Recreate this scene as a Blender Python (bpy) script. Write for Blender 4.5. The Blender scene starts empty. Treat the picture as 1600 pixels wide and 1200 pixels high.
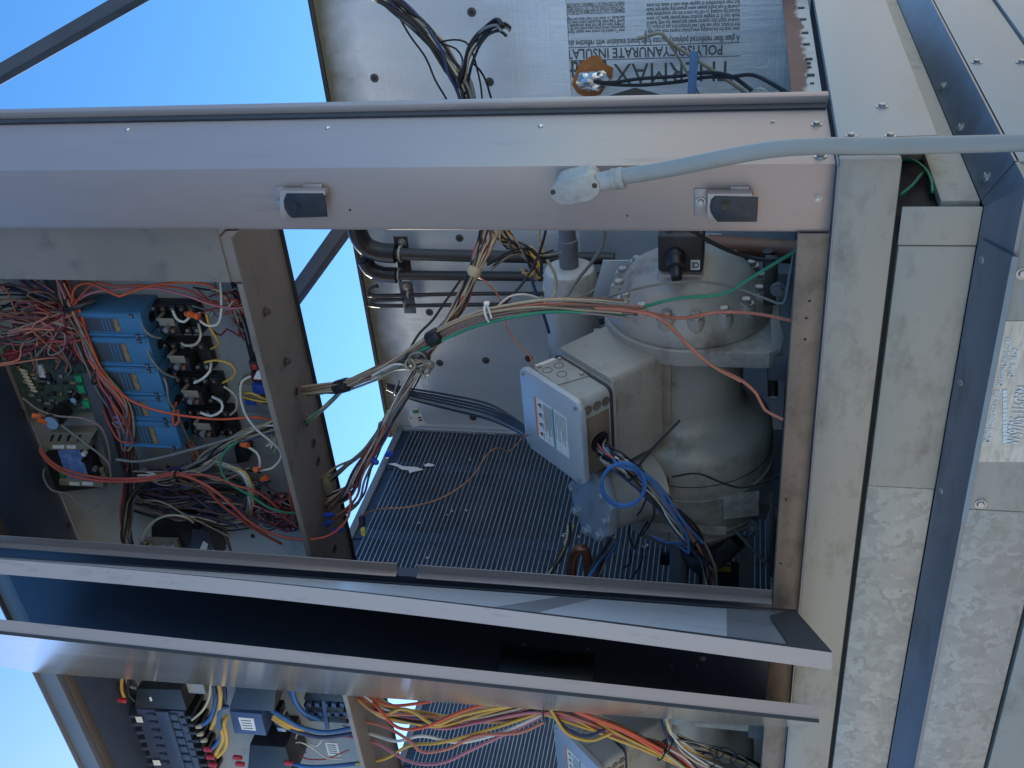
import bpy, bmesh, math, random
from mathutils import Vector, Matrix, noise
random.seed(7)
S = bpy.context.scene
COL = S.collection
rad = math.radians

# ---------------------------------------------------------------- camera, sky, sun
# world: X along the front of the unit (towards the corner post), Y into the unit, Z up.
R_RIGHT = Vector((0.833351, 0.551733, 0.033416))
R_DOWN = Vector((-0.084956, 0.187587, -0.978567))
R_FWD = Vector((-0.546176, 0.812651, 0.203199))
CAM = Vector((0.637, -1.573, 1.1))
FPX = 1655.0
cd = bpy.data.cameras.new('camera')
cam = bpy.data.objects.new('camera', cd)
COL.objects.link(cam)
cd.sensor_fit = 'HORIZONTAL'; cd.sensor_width = 36.0; cd.lens = 36.0 * FPX / 1600.0
cd.clip_start = 0.02; cd.clip_end = 3000
# the photograph was taken with the phone turned on its side: image right is world down
cam.matrix_world = Matrix(((R_DOWN.x, R_RIGHT.x, -R_FWD.x, CAM.x),
                           (R_DOWN.y, R_RIGHT.y, -R_FWD.y, CAM.y),
                           (R_DOWN.z, R_RIGHT.z, -R_FWD.z, CAM.z), (0, 0, 0, 1)))
S.camera = cam
SUN = Vector((-0.88, 0.42, 0.50)).normalized()
el = math.asin(SUN.z); az = math.atan2(SUN.x, SUN.y)
W = bpy.data.worlds.new('World'); S.world = W; W.use_nodes = True
nt = W.node_tree
bg = nt.nodes['Background']
sky = nt.nodes.new('ShaderNodeTexSky'); sky.sky_type = 'NISHITA'; sky.sun_disc = False
sky.sun_elevation = el; sky.sun_rotation = az
sky.altitude = 200; sky.air_density = 0.9; sky.dust_density = 0.1; sky.ozone_density = 2.6
hs = nt.nodes.new('ShaderNodeHueSaturation'); hs.inputs['Saturation'].default_value = 1.24
nt.links.new(sky.outputs[0], hs.inputs['Color']); nt.links.new(hs.outputs[0], bg.inputs[0]); bg.inputs[1].default_value = 0.125
sl = bpy.data.lights.new('sun', 'SUN'); sl.energy = 5.0; sl.angle = rad(0.53); sl.color = (1.0, 0.90, 0.74)
so = bpy.data.objects.new('sun', sl); COL.objects.link(so)
so.rotation_euler = (-SUN).to_track_quat('-Z', 'Y').to_euler(); so.location = (-6, 3, 8)
vs = S.view_settings
vs.view_transform = 'Standard'; vs.look = 'None'; vs.gamma = 1.0; vs.use_curve_mapping = False
vs.exposure = 1.08

# ---------------------------------------------------------------- turning a pixel of the photograph into a point at a given depth
def ray(px, py):
    return R_RIGHT * (600 - py) + R_DOWN * (px - 800) + R_FWD * FPX
def on(px, py, axis, val):
    d = ray(px, py); return CAM + d * ((val - CAM[axis]) / d[axis])
def PX(px, py, v): return on(px, py, 0, v)
def PY(px, py, v): return on(px, py, 1, v)
def PZ(px, py, v): return on(px, py, 2, v)

# ---------------------------------------------------------------- object bookkeeping
ORG = {}
def thing(name, label, cat, loc=(0, 0, 0), group=None):
    o = bpy.data.objects.new(name, None); COL.objects.link(o); o.location = loc; o.empty_display_size = 0.05
    o['label'] = label; o['category'] = cat
    if group: o['group'] = group
    ORG[o] = Vector(loc); return o
def tag(o, label, cat, group=None):
    o['label'] = label; o['category'] = cat
    if group: o['group'] = group
    return o
def obj(name, bm, m, parent=None, angle=35, smooth=True, label=None, kind=None):
    me = bpy.data.meshes.new(name)
    bmesh.ops.recalc_face_normals(bm, faces=bm.faces)
    if parent is not None: org = ORG[parent]
    else:
        vs_ = [v.co for v in bm.verts]
        org = Vector(((min(v.x for v in vs_) + max(v.x for v in vs_)) / 2, (min(v.y for v in vs_) + max(v.y for v in vs_)) / 2, min(v.z for v in vs_)))
    for v in bm.verts: v.co -= org
    bm.to_mesh(me); bm.free()
    if smooth:
        for p in me.polygons: p.use_smooth = True
        me.set_sharp_from_angle(angle=rad(angle))
    ms = m if isinstance(m, (list, tuple)) else [m]
    for x in ms: me.materials.append(x)
    o = bpy.data.objects.new(name, me); COL.objects.link(o)
    if parent is not None: o.parent = parent
    else: o.location = org
    ORG[o] = org
    if label: o['label'] = label
    if kind: o['kind'] = kind
    return o
def copy_tree(o, d=None, parent=None):
    c = o.copy(); COL.objects.link(c)
    if parent is not None: c.parent = parent
    if d is not None: c.location = o.location + d
    for ch in list(o.children): copy_tree(ch, None, c)
    return c

# ---------------------------------------------------------------- mesh builders (world coordinates)
def BM(): return bmesh.new()
def box(bm, a, b, bev=0.0):
    a = Vector(a); b = Vector(b)
    lo = Vector((min(a.x, b.x), min(a.y, b.y), min(a.z, b.z))); hi = Vector((max(a.x, b.x), max(a.y, b.y), max(a.z, b.z)))
    return obox(bm, (lo + hi) / 2, (Vector((1, 0, 0)), Vector((0, 1, 0)), Vector((0, 0, 1))), (hi - lo) / 2, bev)
def obox(bm, c, ax, h, bev=0.0):
    c = Vector(c); n0 = len(bm.verts); vs_ = []
    for i in (-1, 1):
        for j in (-1, 1):
            for k in (-1, 1):
                vs_.append(bm.verts.new(c + ax[0] * (h[0] * i) + ax[1] * (h[1] * j) + ax[2] * (h[2] * k)))
    fs = []
    for q in ((0, 1, 3, 2), (4, 6, 7, 5), (0, 4, 5, 1), (2, 3, 7, 6), (0, 2, 6, 4), (1, 5, 7, 3)):
        fs.append(bm.faces.new([vs_[i] for i in q]))
    if bev > 0:
        es = list({e for f in fs for e in f.edges})
        bmesh.ops.bevel(bm, geom=es, offset=bev, segments=2, profile=0.5, affect='EDGES', clamp_overlap=True)
    return bm
def slab(bm, poly, d, bev=0.0):
    """polygon (list of points) swept along vector d"""
    a = [bm.verts.new(p) for p in poly]; b = [bm.verts.new(Vector(p) + d) for p in poly]
    n = len(a); fs = [bm.faces.new(a), bm.faces.new(b[::-1])]
    for i in range(n): fs.append(bm.faces.new((a[i], b[i], b[(i + 1) % n], a[(i + 1) % n])))
    if bev > 0:
        es = list({e for f in fs[:2] for e in f.edges})
        bmesh.ops.bevel(bm, geom=es, offset=bev, segments=2, profile=0.5, affect='EDGES', clamp_overlap=True)
    return bm
def frame_of(d):
    d = Vector(d).normalized(); u = d.orthogonal().normalized(); return d, u, d.cross(u)
def smooth_path(pts, step=0.012, maxn=160):
    pts = [Vector(p) for p in pts]
    if len(pts) < 3: return pts
    P_ = [pts[0] * 2 - pts[1]] + pts + [pts[-1] * 2 - pts[-2]]
    out = []
    for i in range(1, len(P_) - 2):
        p0, p1, p2, p3 = P_[i - 1:i + 3]
        n = max(2, min(14, int((p2 - p1).length / step)))
        for k in range(n):
            t = k / n
            out.append(0.5 * ((2 * p1) + (p2 - p0) * t + (2 * p0 - 5 * p1 + 4 * p2 - p3) * t * t + (3 * p1 - p0 - 3 * p2 + p3) * t ** 3))
    out.append(pts[-1]); return out
def tube(bm, pts, r, n=6, cap=True, raw=False):
    P_ = [Vector(p) for p in pts] if raw else smooth_path(pts)
    rr = r if isinstance(r, (list, tuple)) else None
    prev = None; rings = []
    for i, p in enumerate(P_):
        t = (P_[min(i + 1, len(P_) - 1)] - P_[max(i - 1, 0)])
        if t.length < 1e-9: t = Vector((0, 0, 1))
        t.normalize()
        if prev is None: u = t.orthogonal().normalized()
        else:
            u = prev - t * prev.dot(t)
            u = u.normalized() if u.length > 1e-6 else t.orthogonal().normalized()
        prev = u; w = t.cross(u)
        R_ = rr[min(i, len(rr) - 1)] if rr else r
        rings.append([bm.verts.new(p + u * (math.cos(2 * math.pi * k / n) * R_) + w * (math.sin(2 * math.pi * k / n) * R_)) for k in range(n)])
    for a, b in zip(rings, rings[1:]):
        for k in range(n): bm.faces.new((a[k], a[(k + 1) % n], b[(k + 1) % n], b[k]))
    if cap:
        bm.faces.new(rings[0][::-1]); bm.faces.new(rings[-1])
    return bm
def lathe(bm, org, d, prof, n=48):
    """prof: list of (distance along d, radius)"""
    d, u, w = frame_of(d); org = Vector(org); rings = []
    for (h, r) in prof:
        if r < 1e-6: rings.append([bm.verts.new(org + d * h)])
        else: rings.append([bm.verts.new(org + d * h + u * (math.cos(2 * math.pi * k / n) * r) + w * (math.sin(2 * math.pi * k / n) * r)) for k in range(n)])
    for a, b in zip(rings, rings[1:]):
        for k in range(n):
            k2 = (k + 1) % n
            if len(a) == 1 and len(b) == 1: continue
            if len(a) == 1: bm.faces.new((a[0], b[k], b[k2]))
            elif len(b) == 1: bm.faces.new((a[k], a[k2], b[0]))
            else: bm.faces.new((a[k], a[k2], b[k2], b[k]))
    for rg in (rings[0], rings[-1]):
        if len(rg) > 2: bm.faces.new(rg)
    return bm
def hexbolt(bm, p, d, r=0.006, h=0.005, washer=True):
    p = Vector(p); d = Vector(d).normalized(); k = r
    if washer: lathe(bm, p, d, [(0, k * 1.55), (h * .28, k * 1.5), (h * .3, k * .8)], 16)
    lathe(bm, p, d, [(h * .2, k), (h * .9, k), (h * 1.02, k * .85)], 6)
    return bm
def ring(bm, c, d, R_, r, n=20):
    d, u, w = frame_of(d); c = Vector(c)
    pts = [c + u * (math.cos(2 * math.pi * k / n) * R_) + w * (math.sin(2 * math.pi * k / n) * R_) for k in range(n + 1)]
    return tube(bm, pts, r, 5, raw=True, cap=False)
def text(name, body, m, parent, org, right, up, size, weight=0.0, width=None):
    cu = bpy.data.curves.new('lettering', 'FONT'); cu.body = body; cu.size = size; cu.offset = weight; cu.resolution_u = 2
    to = bpy.data.objects.new('lettering', cu); COL.objects.link(to)
    bpy.context.view_layer.update()
    me = bpy.data.meshes.new_from_object(to.evaluated_get(bpy.context.evaluated_depsgraph_get()))
    bpy.data.objects.remove(to); bpy.data.curves.remove(cu)
    right = Vector(right).normalized(); up = Vector(up).normalized(); org = Vector(org)
    sx = 1.0
    if width and me.vertices: sx = width / max(1e-6, max(v.co.x for v in me.vertices))
    for v in me.vertices: v.co = org + right * (v.co.x * sx) + up * v.co.y - ORG[parent]
    me.materials.clear(); me.materials.append(m); me.name = name
    o = bpy.data.objects.new(name, me); COL.objects.link(o); o.parent = parent; ORG[o] = ORG[parent]
    return o

# ---------------------------------------------------------------- materials
def mat(name, col, rough=0.5, metal=0.0, var=0.12, scale=6.0, stretch=(1, 1, 1), dirt=None, dirt_amt=0.0, dirt_scale=9.0, bump=0.0, bscale=60.0, rvar=0.12, spec=0.5, spangle=0.0, coat=0.0):
    m = bpy.data.materials.new(name); m.use_nodes = True
    n = m.node_tree; N = n.nodes; L = n.links
    b = N['Principled BSDF']
    tc = N.new('ShaderNodeTexCoord'); mp = N.new('ShaderNodeMapping'); mp.inputs['Scale'].default_value = stretch
    L.new(tc.outputs['Object'], mp.inputs[0])
    n1 = N.new('ShaderNodeTexNoise'); n1.inputs['Scale'].default_value = scale; n1.inputs['Detail'].default_value = 7; n1.inputs['Roughness'].default_value = 0.62
    L.new(mp.outputs[0], n1.inputs[0])
    mx = N.new('ShaderNodeMix'); mx.data_type = 'RGBA'
    mx.inputs[6].default_value = tuple(c * (1 - var) for c in col) + (1,); mx.inputs[7].default_value = tuple(min(1, c * (1 + var)) for c in col) + (1,)
    cr = N.new('ShaderNodeMapRange'); cr.inputs[1].default_value = 0.3; cr.inputs[2].default_value = 0.7
    L.new(n1.outputs[0], cr.inputs[0]); L.new(cr.outputs[0], mx.inputs[0])
    out = mx.outputs[2]
    if spangle > 0:
        vo = N.new('ShaderNodeTexVoronoi'); vo.inputs['Scale'].default_value = 42; vo.inputs['Randomness'].default_value = 1
        nz = N.new('ShaderNodeTexNoise'); nz.inputs['Scale'].default_value = 30; nz.inputs['Detail'].default_value = 5
        L.new(mp.outputs[0], nz.inputs[0])
        va = N.new('ShaderNodeMix'); va.data_type = 'RGBA'; va.blend_type = 'LINEAR_LIGHT'; va.inputs[0].default_value = 0.06
        L.new(mp.outputs[0], va.inputs[6]); L.new(nz.outputs['Color'], va.inputs[7]); L.new(va.outputs[2], vo.inputs[0])
        bw = N.new('ShaderNodeRGBToBW'); L.new(vo.outputs['Color'], bw.inputs[0])
        m2 = N.new('ShaderNodeMix'); m2.data_type = 'RGBA'; m2.blend_type = 'MULTIPLY'; m2.inputs[0].default_value = 1
        cr2 = N.new('ShaderNodeMapRange'); cr2.inputs[1].default_value = 0.15; cr2.inputs[2].default_value = 0.85; cr2.inputs[3].default_value = 1 - spangle; cr2.inputs[4].default_value = 1 + spangle
        L.new(bw.outputs[0], cr2.inputs[0]); L.new(out, m2.inputs[6]); L.new(cr2.outputs[0], m2.inputs[7]); out = m2.outputs[2]
    if dirt is not None:
        n2 = N.new('ShaderNodeTexNoise'); n2.inputs['Scale'].default_value = dirt_scale; n2.inputs['Detail'].default_value = 9; n2.inputs['Roughness'].default_value = 0.7
        L.new(mp.outputs[0], n2.inputs[0])
        c2 = N.new('ShaderNodeMapRange'); c2.inputs[1].default_value = 0.62 - 0.3 * dirt_amt; c2.inputs[2].default_value = 0.85 - 0.3 * dirt_amt
        L.new(n2.outputs[0], c2.inputs[0])
        m3 = N.new('ShaderNodeMix'); m3.data_type = 'RGBA'; m3.inputs[7].default_value = tuple(dirt) + (1,)
        L.new(c2.outputs[0], m3.inputs[0]); L.new(out, m3.inputs[6]); out = m3.outputs[2]
    L.new(out, b.inputs['Base Color'])
    rr = N.new('ShaderNodeMapRange'); rr.inputs[3].default_value = max(0.02, rough - rvar); rr.inputs[4].default_value = min(1, rough + rvar)
    L.new(n1.outputs[0], rr.inputs[0]); L.new(rr.outputs[0], b.inputs['Roughness'])
    b.inputs['Metallic'].default_value = metal; b.inputs['Specular IOR Level'].default_value = spec; b.inputs['Coat Weight'].default_value = coat
    if bump > 0:
        n3 = N.new('ShaderNodeTexNoise'); n3.inputs['Scale'].default_value = bscale; n3.inputs['Detail'].default_value = 5
        L.new(mp.outputs[0], n3.inputs[0])
        bp = N.new('ShaderNodeBump'); bp.inputs['Strength'].default_value = bump; bp.inputs['Distance'].default_value = 0.004
        L.new(n3.outputs[0], bp.inputs['Height']); L.new(bp.outputs[0], b.inputs['Normal'])
    return m
def flat(name, col, rough=0.45, metal=0.0, spec=0.5):
    return mat(name, col, rough, metal, var=0.1, scale=25, rvar=0.06, spec=spec)

M = {}
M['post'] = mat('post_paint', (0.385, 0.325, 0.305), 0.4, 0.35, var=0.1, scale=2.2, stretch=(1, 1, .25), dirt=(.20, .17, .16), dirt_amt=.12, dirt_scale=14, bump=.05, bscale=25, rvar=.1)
M['rail'] = mat('rail_paint', (0.36, 0.325, 0.275), 0.5, 0.1, var=0.08, scale=4, stretch=(.5, 1, 1), dirt=(.21, .18, .14), dirt_amt=.38, dirt_scale=16, bump=.05)
M['tan'] = mat('stained_sill', (0.23, 0.17, 0.125), 0.55, 0.1, var=0.25, scale=5, stretch=(.6, 1, 1), dirt=(.12, .085, .06), dirt_amt=.5, dirt_scale=18, bump=.12)
M['galv'] = mat('spangled_zinc', (0.39, 0.355, 0.31), 0.5, 0.25, var=0.06, spangle=.16, dirt=(.3, .27, .2), dirt_amt=.1, dirt_scale=12)
M['ledge'] = mat('ledge_zinc', (0.22, 0.235, 0.265), 0.36, 0.55, var=0.15, scale=14, stretch=(.3, 1, 1), dirt=(.16, .16, .16), dirt_amt=.35, dirt_scale=20)
M['white'] = mat('pale_paint', (0.40, 0.375, 0.345), 0.45, 0.1, var=0.07, scale=5, stretch=(1, .4, 1), dirt=(.36, .3, .22), dirt_amt=.2, dirt_scale=6)
M['rust'] = mat('rusted_angle', (0.46, 0.45, 0.42), 0.6, 0.1, var=0.1, scale=8, dirt=(.36, .22, .1), dirt_amt=.2, dirt_scale=25, bump=.1)
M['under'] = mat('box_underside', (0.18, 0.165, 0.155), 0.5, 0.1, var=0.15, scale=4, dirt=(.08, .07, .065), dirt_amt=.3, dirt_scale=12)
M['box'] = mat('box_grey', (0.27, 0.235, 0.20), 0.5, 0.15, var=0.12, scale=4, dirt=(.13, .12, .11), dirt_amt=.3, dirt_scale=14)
M['plate'] = mat('back_plate', (0.29, 0.295, 0.29), 0.5, 0.1, var=0.12, scale=3.5, dirt=(.17, .16, .15), dirt_amt=.25, dirt_scale=10)
M['navy'] = mat('dark_navy_paint', (0.055, 0.06, 0.075), 0.38, 0.1, var=0.2, scale=3, rvar=.1)
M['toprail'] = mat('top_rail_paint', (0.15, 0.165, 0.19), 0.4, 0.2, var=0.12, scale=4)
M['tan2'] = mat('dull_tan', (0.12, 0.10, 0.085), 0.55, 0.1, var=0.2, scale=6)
M['navy2'] = mat('roof_underside_sky_tint', (0.05, 0.07, 0.115), 0.4, 0.1, var=0.15, scale=3, rvar=.1)  # dark base colour with reflected sky blue painted in
M['mullion'] = mat('middle_post_shade', (0.06, 0.07, 0.10), 0.4, 0.1, var=0.2, scale=3)  # lavender post coloured dark navy for the shade between the doors
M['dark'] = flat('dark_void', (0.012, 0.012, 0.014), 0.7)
M['steel'] = mat('zinc_bolt', (0.45, 0.43, 0.41), 0.38, 0.8, var=0.2, scale=90, dirt=(.15, .09, .06), dirt_amt=.3, dirt_scale=120)
M['black'] = mat('black_plastic', (0.016, 0.016, 0.018), 0.42, 0.0, var=0.3, scale=30)
M['latch'] = mat('latch_black', (0.03, 0.033, 0.04), 0.45, 0.2, var=0.3, scale=40, dirt=(.1, .085, .07), dirt_amt=.2, dirt_scale=50, bump=.1)
M['conduit'] = mat('conduit_grey', (0.29, 0.30, 0.285), 0.42, 0.0, var=0.08, scale=8, dirt=(.27, .24, .19), dirt_amt=.18, dirt_scale=25, bump=.03)
M['cast'] = mat('cast_aluminium', (0.41, 0.40, 0.37), 0.55, 0.3, var=0.15, scale=40, dirt=(.26, .24, .2), dirt_amt=.3, dirt_scale=50, bump=.05, bscale=260)
M['comp'] = mat('compressor_paint', (0.34, 0.325, 0.29), 0.38, 0.05, var=0.12, scale=6, dirt=(.085, .068, .05), dirt_amt=.36, dirt_scale=8, bump=.12, bscale=40)
M['compblk'] = mat('valve_black', (0.035, 0.032, 0.03), 0.5, 0.2, var=0.3, scale=20, bump=.1)
M['grime'] = mat('grime', (0.06, 0.048, 0.038), 0.75, 0, var=0.4, scale=40, bump=.3, bscale=120)
M['portp'] = mat('port_sky_tint', (0.29, 0.33, 0.37), 0.4, 0.2, var=0.1, scale=8, dirt=(.14, .12, .1), dirt_amt=.2)  # grey port paint, tinted blue to carry the sky's reflection
M['lid'] = mat('lid_sky_tint', (0.47, 0.51, 0.55), 0.35, 0.2, var=0.06, scale=5, dirt=(.3, .32, .33), dirt_amt=.1)  # neutral grey with the blue of the reflected sky mixed in
M['tbox'] = mat('terminal_box_paint', (0.35, 0.36, 0.335), 0.45, 0.05, var=0.1, scale=8, dirt=(.13, .10, .075), dirt_amt=.36, dirt_scale=12, bump=.08)
M['tboxbrown'] = mat('stained_box_face', (0.17, 0.125, 0.09), 0.6, 0.05, var=0.25, scale=14, dirt=(.07, .05, .04), dirt_amt=.3, dirt_scale=20)
M['pipe'] = mat('dark_pipe', (0.05, 0.044, 0.044), 0.45, 0.25, var=0.25, scale=10, bump=.05)
M['pipeblue'] = mat('blue_grey_pipe', (0.17, 0.18, 0.2), 0.5, 0.1, var=0.2, scale=10, dirt=(.09, .06, .045), dirt_amt=.3)
M['copper'] = mat('aged_copper', (0.20, 0.085, 0.05), 0.42, 0.6, var=0.3, scale=12, dirt=(.05, .03, .025), dirt_amt=.4)
M['muff'] = mat('muffler_paint', (0.50, 0.49, 0.46), 0.45, 0.05, var=0.1, scale=6, dirt=(.12, .1, .08), dirt_amt=.3, dirt_scale=8)
M['strut'] = mat('strut_grey', (0.10, 0.10, 0.11), 0.5, 0.3, var=0.12, scale=6)
M['lable'] = flat('paper_white', (0.72, 0.72, 0.70), 0.6)
M['ink'] = flat('ink_black', (0.03, 0.03, 0.032), 0.6)
M['inkg'] = flat('ink_grey', (0.10, 0.10, 0.095), 0.6)
M['orangeink'] = flat('ink_orange', (0.65, 0.22, 0.08), 0.6)
M['tealink'] = flat('ink_teal', (0.07, 0.3, 0.36), 0.6)
M['greenink'] = flat('ink_green', (0.03, 0.30, 0.10), 0.6)
M['yellowink'] = flat('ink_yellow', (0.6, 0.5, 0.05), 0.6)
M['foam'] = mat('brown_foam', (0.40, 0.155, 0.045), 0.85, 0, var=0.25, scale=30, bump=.2)
M['ground'] = mat('roof_membrane', (0.56, 0.50, 0.42), 0.8, 0, var=0.12, scale=1.2, dirt=(.42, .36, .29), dirt_amt=.3, dirt_scale=2, bump=.1)
M['finline'] = mat('fin_edges', (0.10, 0.13, 0.18), 0.4, 0.5, var=0.35, scale=7)
M['fin'] = mat('fin_pack', (0.022, 0.04, 0.075), 0.5, 0.3, var=0.35, scale=9, rvar=.1)
M['ctube'] = mat('coil_tube', (0.33, 0.38, 0.45), 0.34, 0.6, var=0.2, scale=20, rvar=.1)
M['bright'] = mat('bright_aluminium', (0.7, 0.7, 0.7), 0.3, 0.9, var=0.1)
M['modblue'] = mat('module_blue', (0.055, 0.19, 0.36), 0.4, 0, var=0.06, scale=12)
M['moddark'] = mat('module_dark_label', (0.05, 0.065, 0.085), 0.45, 0, var=0.2)
M['gold'] = mat('label_gold', (0.30, 0.20, 0.09), 0.5, 0.2, var=0.4, scale=80)
M['pcb'] = mat('circuit_board', (0.045, 0.065, 0.05), 0.45, 0, var=0.35, scale=60, dirt=(.12, .11, .08), dirt_amt=.3, dirt_scale=60)
M['tgreen'] = flat('terminal_green', (0.02, 0.30, 0.12), 0.45)
M['redp'] = flat('red_plastic', (0.5, 0.035, 0.035), 0.4)
M['orangep'] = flat('orange_plastic', (0.72, 0.14, 0.035), 0.4)
M['bluep'] = flat('blue_plastic', (0.015, 0.06, 0.36), 0.4)
M['caplid'] = flat('capacitor_top', (0.28, 0.42, 0.55), 0.35, 0.3)
M['tanm'] = mat('tan_metal', (0.25, 0.225, 0.17), 0.5, 0.2, var=0.1)
M['contblue'] = mat('contactor_blue', (0.05, 0.085, 0.19), 0.45, 0, var=0.15)
M['fuse'] = mat('fuse_block', (0.04, 0.055, 0.10), 0.45, 0, var=0.2)
M['gasket'] = mat('rubber_gasket', (0.03, 0.036, 0.045), 0.6, 0, var=0.3, scale=20)
M['shiny'] = mat('polished_door_skin', (0.42, 0.375, 0.31), 0.13, 0.5, var=0.14, scale=9, stretch=(1, 1, .12), rvar=.03, bump=.02, bscale=6)
M['shinydull'] = mat('door_inner_skin', (0.38, 0.40, 0.43), 0.3, 0.4, var=0.1, scale=4, stretch=(1, 1, .3))
M['doorpale'] = mat('door_pale_panel', (0.66, 0.70, 0.74), 0.3, 0.15, var=0.05, scale=3, stretch=(1, 1, .3), dirt=(.36, .36, .35), dirt_amt=.2)
M['doorlip'] = mat('door_edge_paint', (0.40, 0.34, 0.32), 0.42, 0.3, var=0.06, scale=3, stretch=(1, 1, .3), dirt=(.25, .2, .19), dirt_amt=.16, dirt_scale=40)
WC = dict(red=(.42, .08, .055), orange=(.62, .10, .04), salmon=(.50, .17, .11), pink=(.45, .16, .2), brown=(.2, .10, .06), dkred=(.18, .02, .03), black=(.014, .014, .015),
          grey=(.20, .20, .19), white=(.62, .60, .54), cream=(.48, .42, .29), yellow=(.60, .36, .06), blue=(.035, .13, .34), navy=(.03, .05, .13), green=(.03, .25, .14), purple=(.085, .05, .08), taupe=(.27, .2, .17), copper=(.50, .20, .12), maroon=(.12, .04, .05), tan=(.36, .29, .19))
for k, v in WC.items(): M['w_' + k] = mat('wire_' + k, v, 0.55, 0, var=0.15, scale=18, rvar=.08)

def foil_mat(name, base, top_dirty):
    m = mat(name, base, 0.30, 0.5, var=0.10, scale=3.0, stretch=(1.4, 1, .5), rvar=.1, dirt=(.42, .42, .40), dirt_amt=.12, dirt_scale=7)
    n = m.node_tree; N = n.nodes; L = n.links; b = N['Principled BSDF']
    tc = N.new('ShaderNodeTexCoord')
    a = N.new('ShaderNodeTexNoise'); a.inputs['Scale'].default_value = 9; a.inputs['Detail'].default_value = 9; a.inputs['Roughness'].default_value = .62
    mp = N.new('ShaderNodeMapping'); mp.inputs['Scale'].default_value = (2.2, 1, .55); L.new(tc.outputs['Object'], mp.inputs[0]); L.new(mp.outputs[0], a.inputs[0])
    w = N.new('ShaderNodeTexVoronoi'); w.feature = 'DISTANCE_TO_EDGE'; w.inputs['Scale'].default_value = 260
    L.new(tc.outputs['Object'], w.inputs[0])
    ad = N.new('ShaderNodeMath'); ad.operation = 'MULTIPLY_ADD'; ad.inputs[1].default_value = .12
    L.new(w.outputs[0], ad.inputs[0]); L.new(a.outputs[0], ad.inputs[2])
    bp = N.new('ShaderNodeBump'); bp.inputs['Strength'].default_value = .2; bp.inputs['Distance'].default_value = 0.010
    acc = ad.outputs[0]
    for st in ((90, 1, 2.5), (3, 1, 110)):   # fine creases both ways
        mq = N.new('ShaderNodeMapping'); mq.inputs['Scale'].default_value = st; L.new(tc.outputs['Object'], mq.inputs[0])
        nq = N.new('ShaderNodeTexNoise'); nq.inputs['Scale'].default_value = 1.6; nq.inputs['Detail'].default_value = 4; L.new(mq.outputs[0], nq.inputs[0])
        aq = N.new('ShaderNodeMath'); aq.operation = 'MULTIPLY_ADD'; aq.inputs[1].default_value = .22; L.new(nq.outputs[0], aq.inputs[0]); L.new(acc, aq.inputs[2]); acc = aq.outputs[0]
    L.new(acc, bp.inputs['Height']); L.new(bp.outputs[0], b.inputs['Normal'])
    if top_dirty is not None:
        sp = N.new('ShaderNodeSeparateXYZ'); L.new(tc.outputs['Object'], sp.inputs[0])
        mr = N.new('ShaderNodeMapRange'); mr.inputs[1].default_value = top_dirty - .075; mr.inputs[2].default_value = top_dirty + .02
        nn = N.new('ShaderNodeTexNoise'); nn.inputs['Scale'].default_value = 14; nn.inputs['Detail'].default_value = 8; L.new(tc.outputs['Object'], nn.inputs[0])
        sb = N.new('ShaderNodeMath'); sb.operation = 'MULTIPLY_ADD'; sb.inputs[1].default_value = .07; L.new(nn.outputs[0], sb.inputs[0]); L.new(sp.outputs[2], sb.inputs[2])
        L.new(sb.outputs[0], mr.inputs[0])
        old = b.inputs['Base Color'].links[0].from_socket
        mx = N.new('ShaderNodeMix'); mx.data_type = 'RGBA'; mx.inputs[7].default_value = (.17, .14, .085, 1)
        L.new(mr.outputs[0], mx.inputs[0]); L.new(old, mx.inputs[6]); L.new(mx.outputs[2], b.inputs['Base Color'])
        mm = N.new('ShaderNodeMapRange'); mm.inputs[3].default_value = .5; mm.inputs[4].default_value = .05; L.new(mr.outputs[0], mm.inputs[0]); L.new(mm.outputs[0], b.inputs['Metallic'])
        mo = N.new('ShaderNodeMapRange'); mo.inputs[3].default_value = .32; mo.inputs[4].default_value = .8; L.new(mr.outputs[0], mo.inputs[0]); L.new(mo.outputs[0], b.inputs['Roughness'])
    return m

# ---------------------------------------------------------------- setting: the flat roof the unit stands on
bm = BM(); v = [bm.verts.new(p) for p in ((-600, -600, 0), (600, -600, 0), (600, 600, 0), (-600, 600, 0))]; bm.faces.new(v)
g = obj('ground', bm, M['ground'], smooth=False); g['kind'] = 'structure'

X, Y, Z = Vector((1, 0, 0)), Vector((0, 1, 0)), Vector((0, 0, 1))
LEFT = -3.4        # far end of the unit, outside the frame
D = 1.0            # depth of the back wall of the compressor bay

# ---------------------------------------------------------------- roof curb: zinc sheets round the foot of the unit
curb = thing('roof_curb', 'zinc sheet curb wrapped round the foot of the machine, with sloping ledge', 'curb', (-1.0, 0.5, 0))
XC = -0.062
def fbox(name, x0, x1, y0, y1, z0, z1, m, parent, bev=.0015, **k): return obj(name, box(BM(), (x0, y0, z0), (x1, y1, z1), bev), m, parent, **k)
xs = PY(1355, 760, -.02).x
fbox('curb_panel', XC - .063, XC, -.02, -.0165, .744, .858, M['rail'], curb, label='short cream end block at the corner')
fbox('curb_panel', xs, XC - .066, -.018, .02, .744, .856, M['rail'], curb)
fbox('curb_panel', LEFT, xs - .002, -.016, .02, .744, .856, M['galv'], curb, label='spangled zinc upper sheet')
def prism_x(name, prof, x0, x1, m, parent, bev=0, **k):
    return obj(name, slab(BM(), [Vector((x0, p[0], p[1])) for p in prof], X * (x1 - x0), bev), m, parent, **k)
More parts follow.
